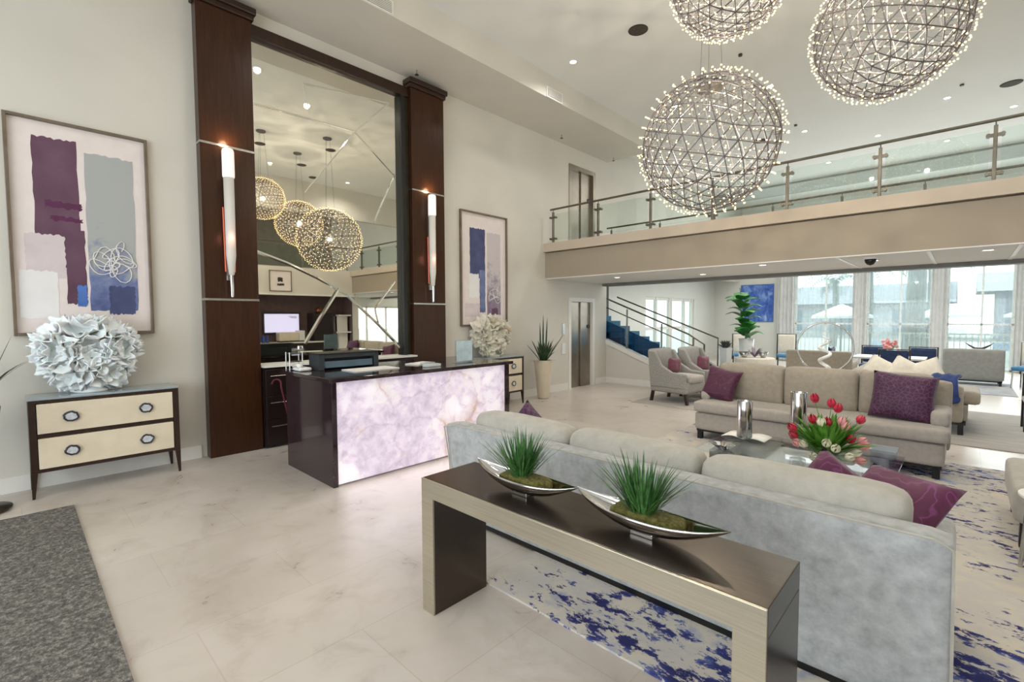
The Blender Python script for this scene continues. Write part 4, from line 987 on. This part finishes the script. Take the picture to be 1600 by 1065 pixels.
for m, u, v, z in heads:
    p = Vector((5.75 + u * .9 * math.cos(.75) - v * .3, 4.5 + u * .9 * math.sin(.75) * .9 + v, ZT + .03 + z)); b = B()
    d = (p - Vector((5.75, 4.5, ZT + .05))).normalized(); q = Vector((0, 0, 1)).rotation_difference(d).to_matrix()
    for k in range(6):
        a = k * PI / 3
        g = []
        for i in range(5):
            uu = i / 4; rr = .034 * math.sin(PI * (.15 + uu * .72)) ; zz = uu * .078 - .025; ww = .5 * math.sin(PI * (.2 + .75 * uu))
            g.append([b.verts.new(p + q @ Vector((rr * math.cos(a + s), rr * math.sin(a + s), zz))) for s in (-ww, 0, ww)])
        for i in range(4):
            for j in range(2): b.faces.new((g[i][j], g[i + 1][j], g[i + 1][j + 1], g[i][j + 1]))
    fl_ = obj('tulip_head', b, M[m], t, smooth=True)
    b = B(); tube(b, [(5.75 + (p.x - 5.75) * .15, 4.5 + (p.y - 4.5) * .15, ZT + .1), ((5.75 * .45 + p.x * .55), (4.5 * .45 + p.y * .55), ZT + .03 + z * .68), p - d * .018], .003, 5); obj('tulip_stem', b, M['leaf_bright'], t)

# ------------------------------------------------------------------ right edge: ottoman, side table
t = thing('ottoman', 'grey upholstered ottoman with black legs at the right edge', 'ottoman', (7.4, 5.2, 0))
b = B(); softbox(b, 6.82, 7.9, 4.75, 5.85, .2, .45, .05, n=8); obj('seat', b, M['cushion_gray'], t, smooth=True)
for x, y in ((6.86, 5.68), (6.86, 4.85), (7.78, 5.68), (7.78, 4.85)):
    b = B(); v = box(b, x, x + .06, y, y + .06, .0, .21); obj('leg', b, M['black'], t)
t = thing('side_table', 'small white round side table with thin metal legs at the right edge', 'side table', (7.03, 4.4, 0))
b = B(); lathe(b, [(.2, 0), (.215, .01), (.215, .022), (.2, .03)], (7.03, 4.4, .5), 36); obj('table_top', b, M['trim'], t, smooth=False)
for k in range(3):
    a = 2.75 + k * 2.094; b = B(); tube(b, [(7.03 + .17 * math.cos(a), 4.4 + .17 * math.sin(a), .5), (7.03 + .2 * math.cos(a), 4.4 + .2 * math.sin(a), 0)], .016, 10, .012); obj('leg', b, M['silver'], t)

# ------------------------------------------------------------------ wing armchairs
def wing(x, y, label, rot):
    t = thing('armchair', label, 'armchair', (x, y, 0), rot, 'grey wing armchairs')
    b = B(); softbox(b, -.38, .4, -.36, .36, .2, .42, .05); obj('seat_frame', b, M['tweed'], t, smooth=True, world=False)
    b = B(); softbox(b, -.2, .44, -.24, .24, .4, .54, .05, (0, 0, .02)); obj('seat_cushion', b, M['beige_frame'], t, smooth=True, world=False)
    def lean(q): q.x -= .14 * max(0, q.z - .3); return q
    b = B(); softbox(b, -.38, -.2, -.34, .34, .3, 1.02, .07, fn=lean); obj('backrest', b, M['tweed'], t, smooth=True, world=False)
    for s in (-1, 1):
        b = B(); prism(b, [(-.36, .3), (.38, .3), (.38, .58), (.1, .6), (-.12, .72), (-.26, .98), (-.42, 1.0)], 'y', s * .34 - .04, s * .34 + .04); obj('arm', b, M['tweed'], t, world=False, bevel=.025, bseg=3)
    for sx, sy in ((-.33, -.31), (-.33, .31), (.35, -.31), (.35, .31)):
        b = B(); v = box(b, sx - .025, sx + .025, sy - .025, sy + .025, 0, .21)
        for q in v:
            if q.co.z < .01: q.co.x += .04 * (1 if sx > 0 else -1)
        obj('leg', b, M['espresso'], t, world=False)
    return t
wing(2.5, 8.9, 'front grey patterned wing armchair with mauve pillow facing right', -.1)
wing(2.72, 9.75, 'rear grey patterned wing armchair with mauve pillow facing right', -.1)
cushion('throw_pillow', (2.45, 8.88, .7), .4, .28, .12, (R90, .1, R90 - .1), M['mauve'], 'mauve pillow on the front grey wing armchair')
cushion('throw_pillow', (2.67, 9.73, .7), .4, .28, .12, (R90, .1, R90 - .1), M['mauve'], 'mauve pillow on the rear grey wing armchair')

# ------------------------------------------------------------------ sofa and things behind the beige sofa
t = thing('sofa', 'beige side sofa with cream pillows half hidden behind the beige sofa', 'sofa', (6, 9.6, 0))
b = B(); softbox(b, 5.35, 6.55, 8.85, 9.02, .18, .68, .04); obj('arm', b, M['beige'], t, smooth=True)
b = B(); softbox(b, 5.35, 6.6, 9.02, 10.6, .18, .42, .03); obj('base', b, M['beige'], t, smooth=True)
b = B(); softbox(b, 5.5, 6.72, 9.03, 9.85, .42, .6, .05); obj('seat_cushion', b, M['beige'], t, smooth=True)
b = B(); softbox(b, 5.25, 5.5, 8.9, 10.6, .18, .82, .06); obj('backrest', b, M['beige'], t, smooth=True)
obj('base_rail', bx(5.4, 6.58, 8.9, 10.55, .15, .18), M['black'], t)
for x, y in ((6.5, 8.92), (6.5, 10.45), (5.42, 8.92), (5.42, 10.45)): obj('leg', bx(x, x + .06, y, y + .06, 0, .16), M['black'], t)
for (x, lb) in ((5.6, 'leftmost of the three cream pillows behind the beige sofa'), (5.9, 'middle of the three cream pillows behind the beige sofa'), (6.14, 'rightmost of the three cream pillows beside the navy throw')):
    cushion('throw_pillow', (x, 9.16, .79), .42, .42, .15, (R90 - .25, .5 if x < 6 else -.4, 0), M['cream_fabric'], lb, seed=int(x * 10))
b = B(); g = []
for i in range(10):
    row = []
    for j in range(8):
        x = 6.22 + j * .04; s = i / 9
        y, z = (8.83 - .0, .45 + s * .26) if i < 4 else (8.83 + (i - 4) * .06, .72 + .1 * math.sin((i - 4) * .5))
        row.append(b.verts.new((x + .02 * math.sin(i), y - .01 * math.sin(j * 2.1), z + .012 * math.sin(j * 2))))
    g.append(row)
for i in range(9):
    for j in range(7): b.faces.new((g[i][j], g[i + 1][j], g[i + 1][j + 1], g[i][j + 1]))
tag(obj('throw_blanket', b, M['navy'], smooth=True, solid=.03), 'navy blue throw draped over the arm next to the cream pillows', 'blanket')
# low console with ring sculpture
t = thing('sofa_table', 'narrow white table behind the beige sofa holding the ring sculpture', 'table', (5.1, 8.4, 0))
obj('table_top', bx(4.5, 5.3, 8.2, 8.56, .74, .78), M['trim'], t, bevel=.004)
for x in (4.54, 5.22):
    for y in (8.24, 8.49): obj('leg', bx(x, x + .04, y, y + .04, 0, .74), M['trim'], t)
t = thing('ring_sculpture', 'large thin silver ring sculpture with a white knotted figure', 'sculpture', (5.02, 8.38, .78))
b = B(); obj('base', bx(4.93, 5.11, 8.3, 8.46, .78, .82), M['trim'], t, bevel=.004)
b = B(); tube(b, [(5.02 + .35 * math.cos(a), 8.38 + .06 * math.cos(a), 1.18 + .37 * math.sin(a)) for a in [2 * PI * k / 48 for k in range(48)]], .012, 8, closed=True); obj('ring', b, M['silver'], t, smooth=True)
b = B(); tube(b, [(5.02 + .07 * math.sin(k * .55), 8.38 + .05 * math.cos(k * .8), .82 + k * .018) for k in range(30)], lambda u: .03 * (1 - .5 * u), 8); obj('figure', b, M['planter_white'], t, smooth=True)

# white draped table & settee backs mid distance
t = thing('round_table', 'white cloth table with silver bowls left of the ring sculpture', 'table', (3.05, 11.75, 0))
b = B(); lathe(b, [(.46, 0), (.44, .4), (.42, .68), (.41, .7)], (3.05, 11.75, 0), 28); obj('cloth', b, M['cream_fabric'], t, smooth=True)
for k, (x, y, r, lb) in enumerate(((2.85, 11.65, .13, 'left silver bowl on the white cloth table'), (3.2, 11.85, .11, 'right silver bowl on the white cloth table'))):
    b = B(); lathe(b, [(.04, 0), (.05, .01), (r, .13), (r - .01, .13), (.04, .02), (0, .02)], (x, y, .7), 20); tag(obj('bowl', b, M['silver'], smooth=True), lb, 'bowl')
b = B(); rnd = random.Random(2)
for k in range(30):
    a = rnd.uniform(0, 6.28); blade(b, (3.02, 11.85, .7), (math.cos(a), math.sin(a), rnd.uniform(.6, 2)), rnd.uniform(.18, .32), .05, .5, 4)
tag(obj('driftwood_centrepiece', b, M['p_mauvegray']), 'pale silvery leaf centrepiece on the white cloth table', 'centrepiece')
def settee(x0, x1, y0, y1, h, m, name, label, cat, rot=0, legs=.12):
    t = thing(name, label, cat, ((x0 + x1) / 2, (y0 + y1) / 2, 0))
    b = B(); softbox(b, x0, x1, y0, y0 + .16, legs, h, .05); obj('backrest', b, m, t, smooth=True)
    b = B(); softbox(b, x0, x1, y0 + .1, y1, legs, .42, .04); obj('base', b, m, t, smooth=True)
    for a in (x0, x1 - .12):
        b = B(); softbox(b, a, a + .12, y0 + .05, y1, legs, h * .75, .05); obj('arm', b, m, t, smooth=True)
    b = B(); softbox(b, x0 + .12, x1 - .12, y0 + .16, y1 + .02, .4, .52, .04); obj('seat_cushion', b, m, t, smooth=True)
    obj('base_rail', bx(x0 + .03, x1 - .03, y0 + .03, y1 - .03, legs - .03, legs + .01), M['black'], t)
    for a in (x0 + .04, x1 - .09):
        for c in (y0 + .03, y1 - .08): obj('leg', bx(a, a + .05, c, c + .05, 0, legs), M['black'], t)
settee(6.15, 7.22, 15.6, 16.3, .86, M['gray_plain'], 'settee', 'small grey settee with its back turned in front of the right window', 'settee')
settee(3.62, 4.85, 12.0, 12.8, .9, M['beige'], 'settee', 'beige settee seen from behind through the silver ring', 'settee')
t = thing('boat_bowl', 'shallow dark boat bowl on a stand behind the far grey settee', 'bowl', (6.8, 16.9, 0))
b = B(); lathe(b, [(.15, 0), (.16, .02), (.02, .04), (.02, .74), (.2, .76), (.2, .78), (0, .78)], (6.8, 16.9, 0), 20); obj('stand', b, M['trim'], t, smooth=True)
b = B(); prism(b, [(6.5, 1.0), (6.6, .88), (6.73, .78), (6.87, .78), (7.0, .88), (7.07, .98), (6.98, .91), (6.85, .84), (6.73, .84), (6.6, .92)], 'y', 16.8, 17.0); obj('bowl', b, M['gunmetal'], t, bevel=.01)
t = thing('dining_table', 'white dining table with pink flowers near the windows', 'table', (5.3, 13.4, 0))
obj('table_top', bx(4.7, 5.95, 13.0, 13.9, .7, .74), M['trim'], t, bevel=.005)
b = B(); lathe(b, [(.28, 0), (.28, .03), (.05, .06), (.05, .7)], (5.3, 13.45, 0), 20); obj('pedestal', b, M['trim'], t)
t = thing('flower_arrangement', 'pink flower arrangement in a white vase on the dining table', 'flowers', (5.35, 13.3, .74))
b = B(); lathe(b, [(.05, 0), (.08, .06), (.05, .14), (.06, .16)], (5.35, 13.3, .74), 16); obj('vase', b, M['planter_white'], t, smooth=True)
b = B(); rnd = random.Random(8)
for k in range(38): bmesh.ops.create_icosphere(b, subdivisions=1, radius=rnd.uniform(.025, .05), matrix=Matrix.Translation((5.35 + rnd.gauss(0, .09), 13.3 + rnd.gauss(0, .07), .98 + rnd.gauss(0, .05))))
obj('blossoms', b, M['pink'], t, smooth=True)
b = B()
for k in range(24):
    a = rnd.uniform(0, 6.28); blade(b, (5.35, 13.3, .88), (math.cos(a), math.sin(a), 1), .2, .04, .4, 4)
obj('leaves', b, M['leaf'], t)
def dchair(x, y, rot, seatm, backm, framem, label, grp, h=.9):
    t = thing('dining_chair', label, 'chair', (x, y, 0), rot, grp)
    b = B(); softbox(b, -.25, .25, -.25, .22, .4, .5, .04); obj('seat', b, seatm, t, smooth=True, world=False)
    b = B(); softbox(b, -.23, .23, .19, .26, .52, h, .03, n=6); obj('backrest', b, backm, t, smooth=True, world=False)
    b = B(); tube(b, [(-.25, .23, .3), (-.25, .24, h + .02), (.25, .24, h + .02), (.25, .23, .3)], .018, 6); obj('back_frame', b, framem, t, world=False)
    for sx in (-.22, .22):
        for sy in (-.2, .2):
            b = B(); tube(b, [(sx, sy, .42), (sx * 1.05, sy * 1.1, 0)], .018, 6); obj('leg', b, framem, t, world=False)
dchair(4.5, 13.3, -R90 + PI, M['navy_seat'], M['navy_seat'], M['gunmetal'], 'navy dining chair at the left end of the white dining table', 'navy dining chairs')
dchair(5.5, 12.65, PI, M['navy_seat'], M['navy_seat'], M['gunmetal'], 'navy dining chair with its back to the camera at the white dining table', 'navy dining chairs', .94)
dchair(4.95, 14.25, 0, M['navy_seat'], M['navy_seat'], M['gunmetal'], 'navy dining chair on the window side left of the pink flowers', 'navy dining chairs')
dchair(5.85, 14.25, 0, M['navy_seat'], M['navy_seat'], M['gunmetal'], 'navy dining chair on the window side right of the pink flowers', 'navy dining chairs')
dchair(2.62, 16.2, .25, M['blue_seat'], M['cream_fabric'], M['gunmetal'], 'grey framed chair with bright blue seat right of the blue painting', 'grey framed chairs by the windows', 1.08)
dchair(1.55, 15.6, .5, M['blue_seat'], M['cream_fabric'], M['gunmetal'], 'grey framed chair partly behind the white planters', 'grey framed chairs by the windows', 1.08)
dchair(7.62, 15.6, -.4, M['blue_seat'], M['cream_fabric'], M['silver'], 'pale chair with blue seat at the right picture edge', 'grey framed chairs by the windows', 1.02)
t = thing('black_chair', 'black lacquered chair leg and rail cut by the right picture edge', 'chair', (7.5, 9.8, 0))
for x, y in ((7.17, 9.75), (7.6, 9.75), (7.17, 10.2), (7.6, 10.2)): obj('leg', bx(x, x + .05, y, y + .05, 0, .55 if y < 10 else .8), M['black'], t)
obj('seat', bx(7.17, 7.65, 9.75, 10.25, .4, .47), M['cushion_gray'], t, bevel=.02)

# big plant and planters
t = thing('potted_fig_tree', 'tall bright green broad-leaved plant in a white planter by the stairs', 'plant', (2.6, 12.5, 0))
b = B(); lathe(b, [(.12, 0), (.13, .02), (.17, .9), (.18, 1.1), (.15, 1.1), (.14, 1.0), (0, 1.0)], (2.62, 12.5, 0), 28); obj('planter', b, M['planter_white'], t, smooth=True)
b = B(); tube(b, [(2.62, 12.5, 1.0), (2.58, 12.5, 1.6), (2.45, 12.5, 2.35)], .02, 8, .01); obj('trunk', b, M['trunk'], t)
b = B(); rnd = random.Random(21)
for k in range(20):
    z = 1.12 + 1.05 * k / 20; a = k * 2.4 + rnd.uniform(-.4, .4); cx = 2.62 - .2 * max(0, (z - 1.4)); L = rnd.uniform(.42, .62)
    blade(b, (cx, 12.5, z), (math.cos(a) * .7, math.sin(a) * .7, 1.0), L, .34, 2.0, 8, -.1)
obj('leaves', b, M['leaf'], t, smooth=True)
t = thing('potted_succulent', 'grey succulent in a small white planter left of the tall green plant', 'plant', (2.28, 12.2, 0))
b = B(); lathe(b, [(.1, 0), (.11, .02), (.16, .8), (.17, .88), (.14, .88), (0, .84)], (2.27, 12.1, 0), 6); obj('planter', b, M['planter_white'], t)
b = B()
for k in range(34):
    a = k * 2.4; blade(b, (2.27, 12.1, .85), (math.cos(a), math.sin(a), .5 + (k % 5) * .35), .24, .06, -.2, 4, .2)
obj('leaves', b, M['succulent'], t)
t = thing('wall_painting', 'blue abstract canvas on the far white wall', 'painting', (.6, 20, 1.4))
obj('canvas', bx(.08, 1.2, 19.955, 19.99, 1.46, 2.84), M['blue_art'], t); 
b = B(); box(b, .05, 1.23, 19.96, 19.995, 1.43, 1.46); box(b, .05, 1.23, 19.96, 19.995, 2.84, 2.87); box(b, .05, .08, 19.96, 19.995, 1.46, 2.84); box(b, 1.2, 1.23, 19.96, 19.995, 1.46, 2.84); obj('frame', b, M['p_skyblue'], t)
# curtains
def curtain(x0, x1, y, amp, m, name, label, cat, grp, z0=.03, z1=4.7, folds=None):
    n = max(20, int((x1 - x0) / .018)); b = B(); prev = None; f = folds or (x1 - x0) / .14
    for i in range(n + 1):
        u = i / n; x = x0 + (x1 - x0) * u; yy = y + amp * math.sin(u * f * 2 * PI) + amp * .4 * math.sin(u * f * 4.3)
        a, c = b.verts.new((x, yy, z0)), b.verts.new((x, yy, z1))
        if prev: b.faces.new((prev[0], a, c, prev[1]))
        prev = (a, c)
    tag(obj(name, b, m, smooth=True), label, cat, grp)
NM = ['leftmost', 'second from left', 'third from left', 'rightmost']
for i, (a, c) in enumerate(WIN):
    curtain(a - .05, c + .05, 19.86, .018, M['sheer'], 'sheer_curtain', NM[i] + ' of the sheer white curtains on the far windows', 'curtain', 'sheer curtains')
for (a, c, lb) in ((1.42, 1.95, 'grey drape between the blue painting and the first window'), (3.72, 4.12, 'grey drape between the first and second far windows'), (5.74, 6.12, 'grey drape between the second and third far windows'), (7.55, 7.9, 'grey drape right of the third far window')):
    curtain(a, c, 19.78, .045, M['drape'], 'window_drape', lb, 'curtain', 'grey window drapes', folds=4)

# ------------------------------------------------------------------ alcove and right-hand wall (seen in the mirror)
t = thing('small_framed_print', 'small framed print on the right-hand wall, seen in the mirror', 'picture', (8.38, 5.6, 2.4))
b = B(); box(b, 8.36, 8.4, 5.28, 5.3, 2.45, 3.07); box(b, 8.36, 8.4, 5.9, 5.92, 2.45, 3.07); box(b, 8.36, 8.4, 5.3, 5.9, 2.45, 2.47); box(b, 8.36, 8.4, 5.3, 5.9, 3.05, 3.07); obj('frame', b, M['art_frame'], t)
obj('mount', bx(8.385, 8.395, 5.3, 5.9, 2.47, 3.05), M['art_paper'], t)
b = B(); prism(b, ragged(5.5, 5.7, 2.62, 2.68, 3, .01), 'x', 8.38, 8.385); prism(b, ragged(5.52, 5.66, 2.74, 2.86, 4, .015), 'x', 8.38, 8.385); obj('ink_drawing', b, M['gunmetal'], t)
struct('trim_13', bx(8.36, 8.4, 4.3, 8.0, 2.34, 2.39), M['trim'], label='white lintel over the coffee alcove')
t = thing('wall_television', 'wall-mounted television with a pale screen in the coffee alcove, seen in the mirror', 'television', (9.25, 5.9, 1.5))
obj('bezel', bx(9.22, 9.3, 5.35, 6.5, 1.15, 1.83), M['dark_plastic'], t, bevel=.006); obj('screen', bx(9.21, 9.22, 5.4, 6.45, 1.2, 1.78), M['tv_screen'], t)
b = B()
for k, (a, c) in enumerate(((6.12, 6.38), (6.16, 6.38), (6.2, 6.38))): box(b, 9.205, 9.21, a, c, 1.70 - k * .025, 1.71 - k * .025)
obj('screen_text', b, M['gunmetal'], t)
t = thing('coffee_counter', 'dark coffee counter with a white top inside the alcove', 'counter', (9, 6, 0))
obj('case', bx(8.75, 9.3, 4.3, 7.4, 0, .86), M['cabinet'], t); obj('worktop', bx(8.72, 9.3, 4.3, 7.42, .86, .9), M['trim'], t)
t = thing('coffee_machine', 'white coffee machine on the coffee counter, seen in the mirror', 'coffee machine', (9, 5.9, .9))
b = B(); box(b, 8.85, 9.15, 5.7, 6.3, .93, 1.2); obj('body', b, M['cream'], t, bevel=.02); obj('side_panel', bx(8.84, 9.16, 6.3, 6.48, .93, 1.25), M['white_plastic'], t, bevel=.01); obj('drip_tray', bx(8.8, 9.1, 5.7, 6.45, .9, .93), M['black'], t)
for k, y in enumerate((5.12, 5.24, 5.36)):
    b = B(); lathe(b, [(.04, 0), (.045, .01), (.045, .16), (.02, .2), (.02, .23)], (8.9, y, .9), 14); tag(obj('water_bottle', b, M['blue'], smooth=True), ['blue bottle on the coffee counter closest to the entrance', 'middle blue bottle on the coffee counter', 'blue bottle on the coffee counter next to the machine'][k], 'bottle', 'blue bottles on the coffee counter')
t = thing('tall_cabinet', 'dark cabinet column with a small lamp right of the television, seen in the mirror', 'cabinet', (9.0, 7.0, 0))
obj('case', bx(8.8, 9.28, 6.75, 7.4, .9, 1.8), M['cabinet'], t)
b = B(); lathe(b, [(.08, 0), (.1, .12), (.06, .2)], (8.95, 7.0, 1.8), 14); obj('ornament', b, simple('copper_ornament', (150, 92, 60), .3, .7), t, smooth=True)
t = thing('display_shelf', 'tall white narrow shelf with dark niches beside the alcove, seen in the mirror', 'shelf', (8.9, 7.7, 0))
b = B(); box(b, 8.8, 8.85, 7.5, 7.95, 0, 1.75); box(b, 8.8, 9.2, 7.5, 7.54, 0, 1.75); box(b, 8.8, 9.2, 7.91, 7.95, 0, 1.75)
for z in (0, .6, 1.15, 1.71): box(b, 8.6, 9.2, 7.5, 7.95, z, z + .04)
obj('frame', b, M['trim'], t)

# ------------------------------------------------------------------ outside
struct('pool_terrace', bx(-30, 60, 20.3, 90, -.3, -.05), M['deck'])
struct('terrace_left', bx(-30, -4.2, 5, 20.3, -.3, -.05), M['deck'])
struct('terrace_right', bx(11.2, 40, 5, 20.3, -.3, -.05), M['deck'])
tag(obj('swimming_pool', bx(2, 40, 32.6, 41, -.06, -.03), M['sea']), 'pale blue swimming pool beyond the far windows', 'pool')
t = thing('pool_house', 'low grey building with a pale roof across the pool', 'building', (20, 44, 0))
obj('wall', bx(8, 44, 44, 50, -.05, 3.2), M['hut'], t); b = B(); prism(b, [(43.2, 3.2), (50.8, 3.2), (47, 4.6)], 'x', 7, 45); obj('roof', b, M['roof'], t)
for k in range(8): obj('opening', bx(10 + k * 4, 12.4 + k * 4, 43.95, 44, .2, 2.4), M['blue_plastic'], t)
t = thing('pool_house', 'low pale blue building left across the pool', 'building', (-1, 48, 0))
obj('wall', bx(-7, 5, 46, 52, -.05, 2.6), M['roof'], t); b = B(); prism(b, [(45.2, 2.6), (52.8, 2.6), (49, 4.2)], 'x', -8, 6); obj('roof', b, M['hut'], t)
for k in range(3): obj('opening', bx(-5.5 + k * 4, -3.5 + k * 4, 45.95, 46, .2, 2.1), M['blue_plastic'], t)
def palm(x, y, h, label, s=1.0, seed=0, tr=.16):
    rnd = random.Random(seed); t = thing('palm_tree', label, 'tree', (x, y, 0), 0, 'palms around the pool')
    b = B(); tube(b, [(x, y, -.1), (x + .1, y, h * .5), (x + .05, y, h)], tr * 1.2, 10, tr * .85); obj('trunk', b, M['trunk'], t, smooth=True)
    b = B()
    for k in range(16):
        a = k * 2.4; e = rnd.uniform(-.1, 1.4); d = Vector((math.cos(a), math.sin(a), e)).normalized(); p = Vector((x + .05, y, h)); L = rnd.uniform(1.6, 2.4) * s
        for i in range(12):
            q = p + d * (L / 12); s_ = d.cross(Vector((0, 0, 1))).normalized()
            for sg in (-1, 1):
                w_ = .5 * s * math.sin(PI * (.15 + .8 * i / 12)); tip = p + s_ * sg * w_ + d * .15 + Vector((0, 0, -.22 * s))
                v = [b.verts.new(c) for c in (p, p + d * .07, tip)]; b.faces.new(v)
            p = q; d = (d + Vector((0, 0, -.14))).normalized()
    obj('fronds', b, M['palm'], t)
palm(3.0, 29, 4.2, 'palm with a feathery crown in the left far window', .9, 1); palm(1.2, 31.5, 3.6, 'smaller palm at the left side of the left far window', .9, 2)
palm(4.95, 25.5, 6.5, 'thick palm trunk standing in the second far window', 1.4, 3, .3); palm(5.2, 31.2, 4.6, 'palm with hanging fronds left in the second far window', 1.1, 4)
palm(9.0, 27.2, 4.8, 'full palm with blue-green fronds in the third far window', 1.4, 5, .2); palm(11.6, 30.8, 5.6, 'palm at the right of the third far window', 1.4, 6)
palm(15.5, 31.4, 5.0, 'palm beyond the rightmost far window', 1.3, 7)
def umb(x, y, label):
    t = thing('pool_umbrella', label, 'umbrella', (x, y, 0), 0, 'white pool umbrellas')
    b = B(); tube(b, [(x, y, -.05), (x, y, 2.15)], .03, 8); obj('pole', b, M['gunmetal'], t)
    b = B(); lathe(b, [(1.15, 1.55), (1.12, 1.66), (.06, 2.15), (0, 2.17)], (x, y, 0), 8, False); obj('canopy', b, M['canopy'], t)
umb(2.6, 25, 'white umbrella in the left far window'); umb(5.9, 28.6, 'white umbrella in the second far window'); umb(8.9, 31.2, 'white umbrella in the third far window'); umb(13.0, 27, 'white umbrella beyond the rightmost window')
t = thing('terrace_fence', 'low grey picket fence outside the far windows', 'fence', (6, 22.5, 0))
b = B(); box(b, -2, 14, 22.48, 22.52, .98, 1.03); box(b, -2, 14, 22.48, 22.52, .1, .14); obj('rail', b, M['silver'], t)
b = B()
for k in range(107): box(b, -2 + k * .15, -1.975 + k * .15, 22.49, 22.51, 0, 1.0)
obj('pickets', b, M['silver'], t)['kind'] = 'stuff'
def hedge(x0, x1, y, h, label, seed):
    rnd = random.Random(seed); b = B()
    for k in range(900):
        x, yy, z = rnd.uniform(x0, x1), y + rnd.uniform(-.4, .4), rnd.uniform(0, h) ; a = rnd.uniform(0, 6.28)
        blade(b, (x, yy, z), (math.cos(a), math.sin(a), rnd.uniform(-.2, 1)), .3, .1, .3, 2)
    box(b, x0, x1, y - .35, y + .35, -.05, h * .92); tag(obj('hedge', b, M['hedge']), label, 'hedge')
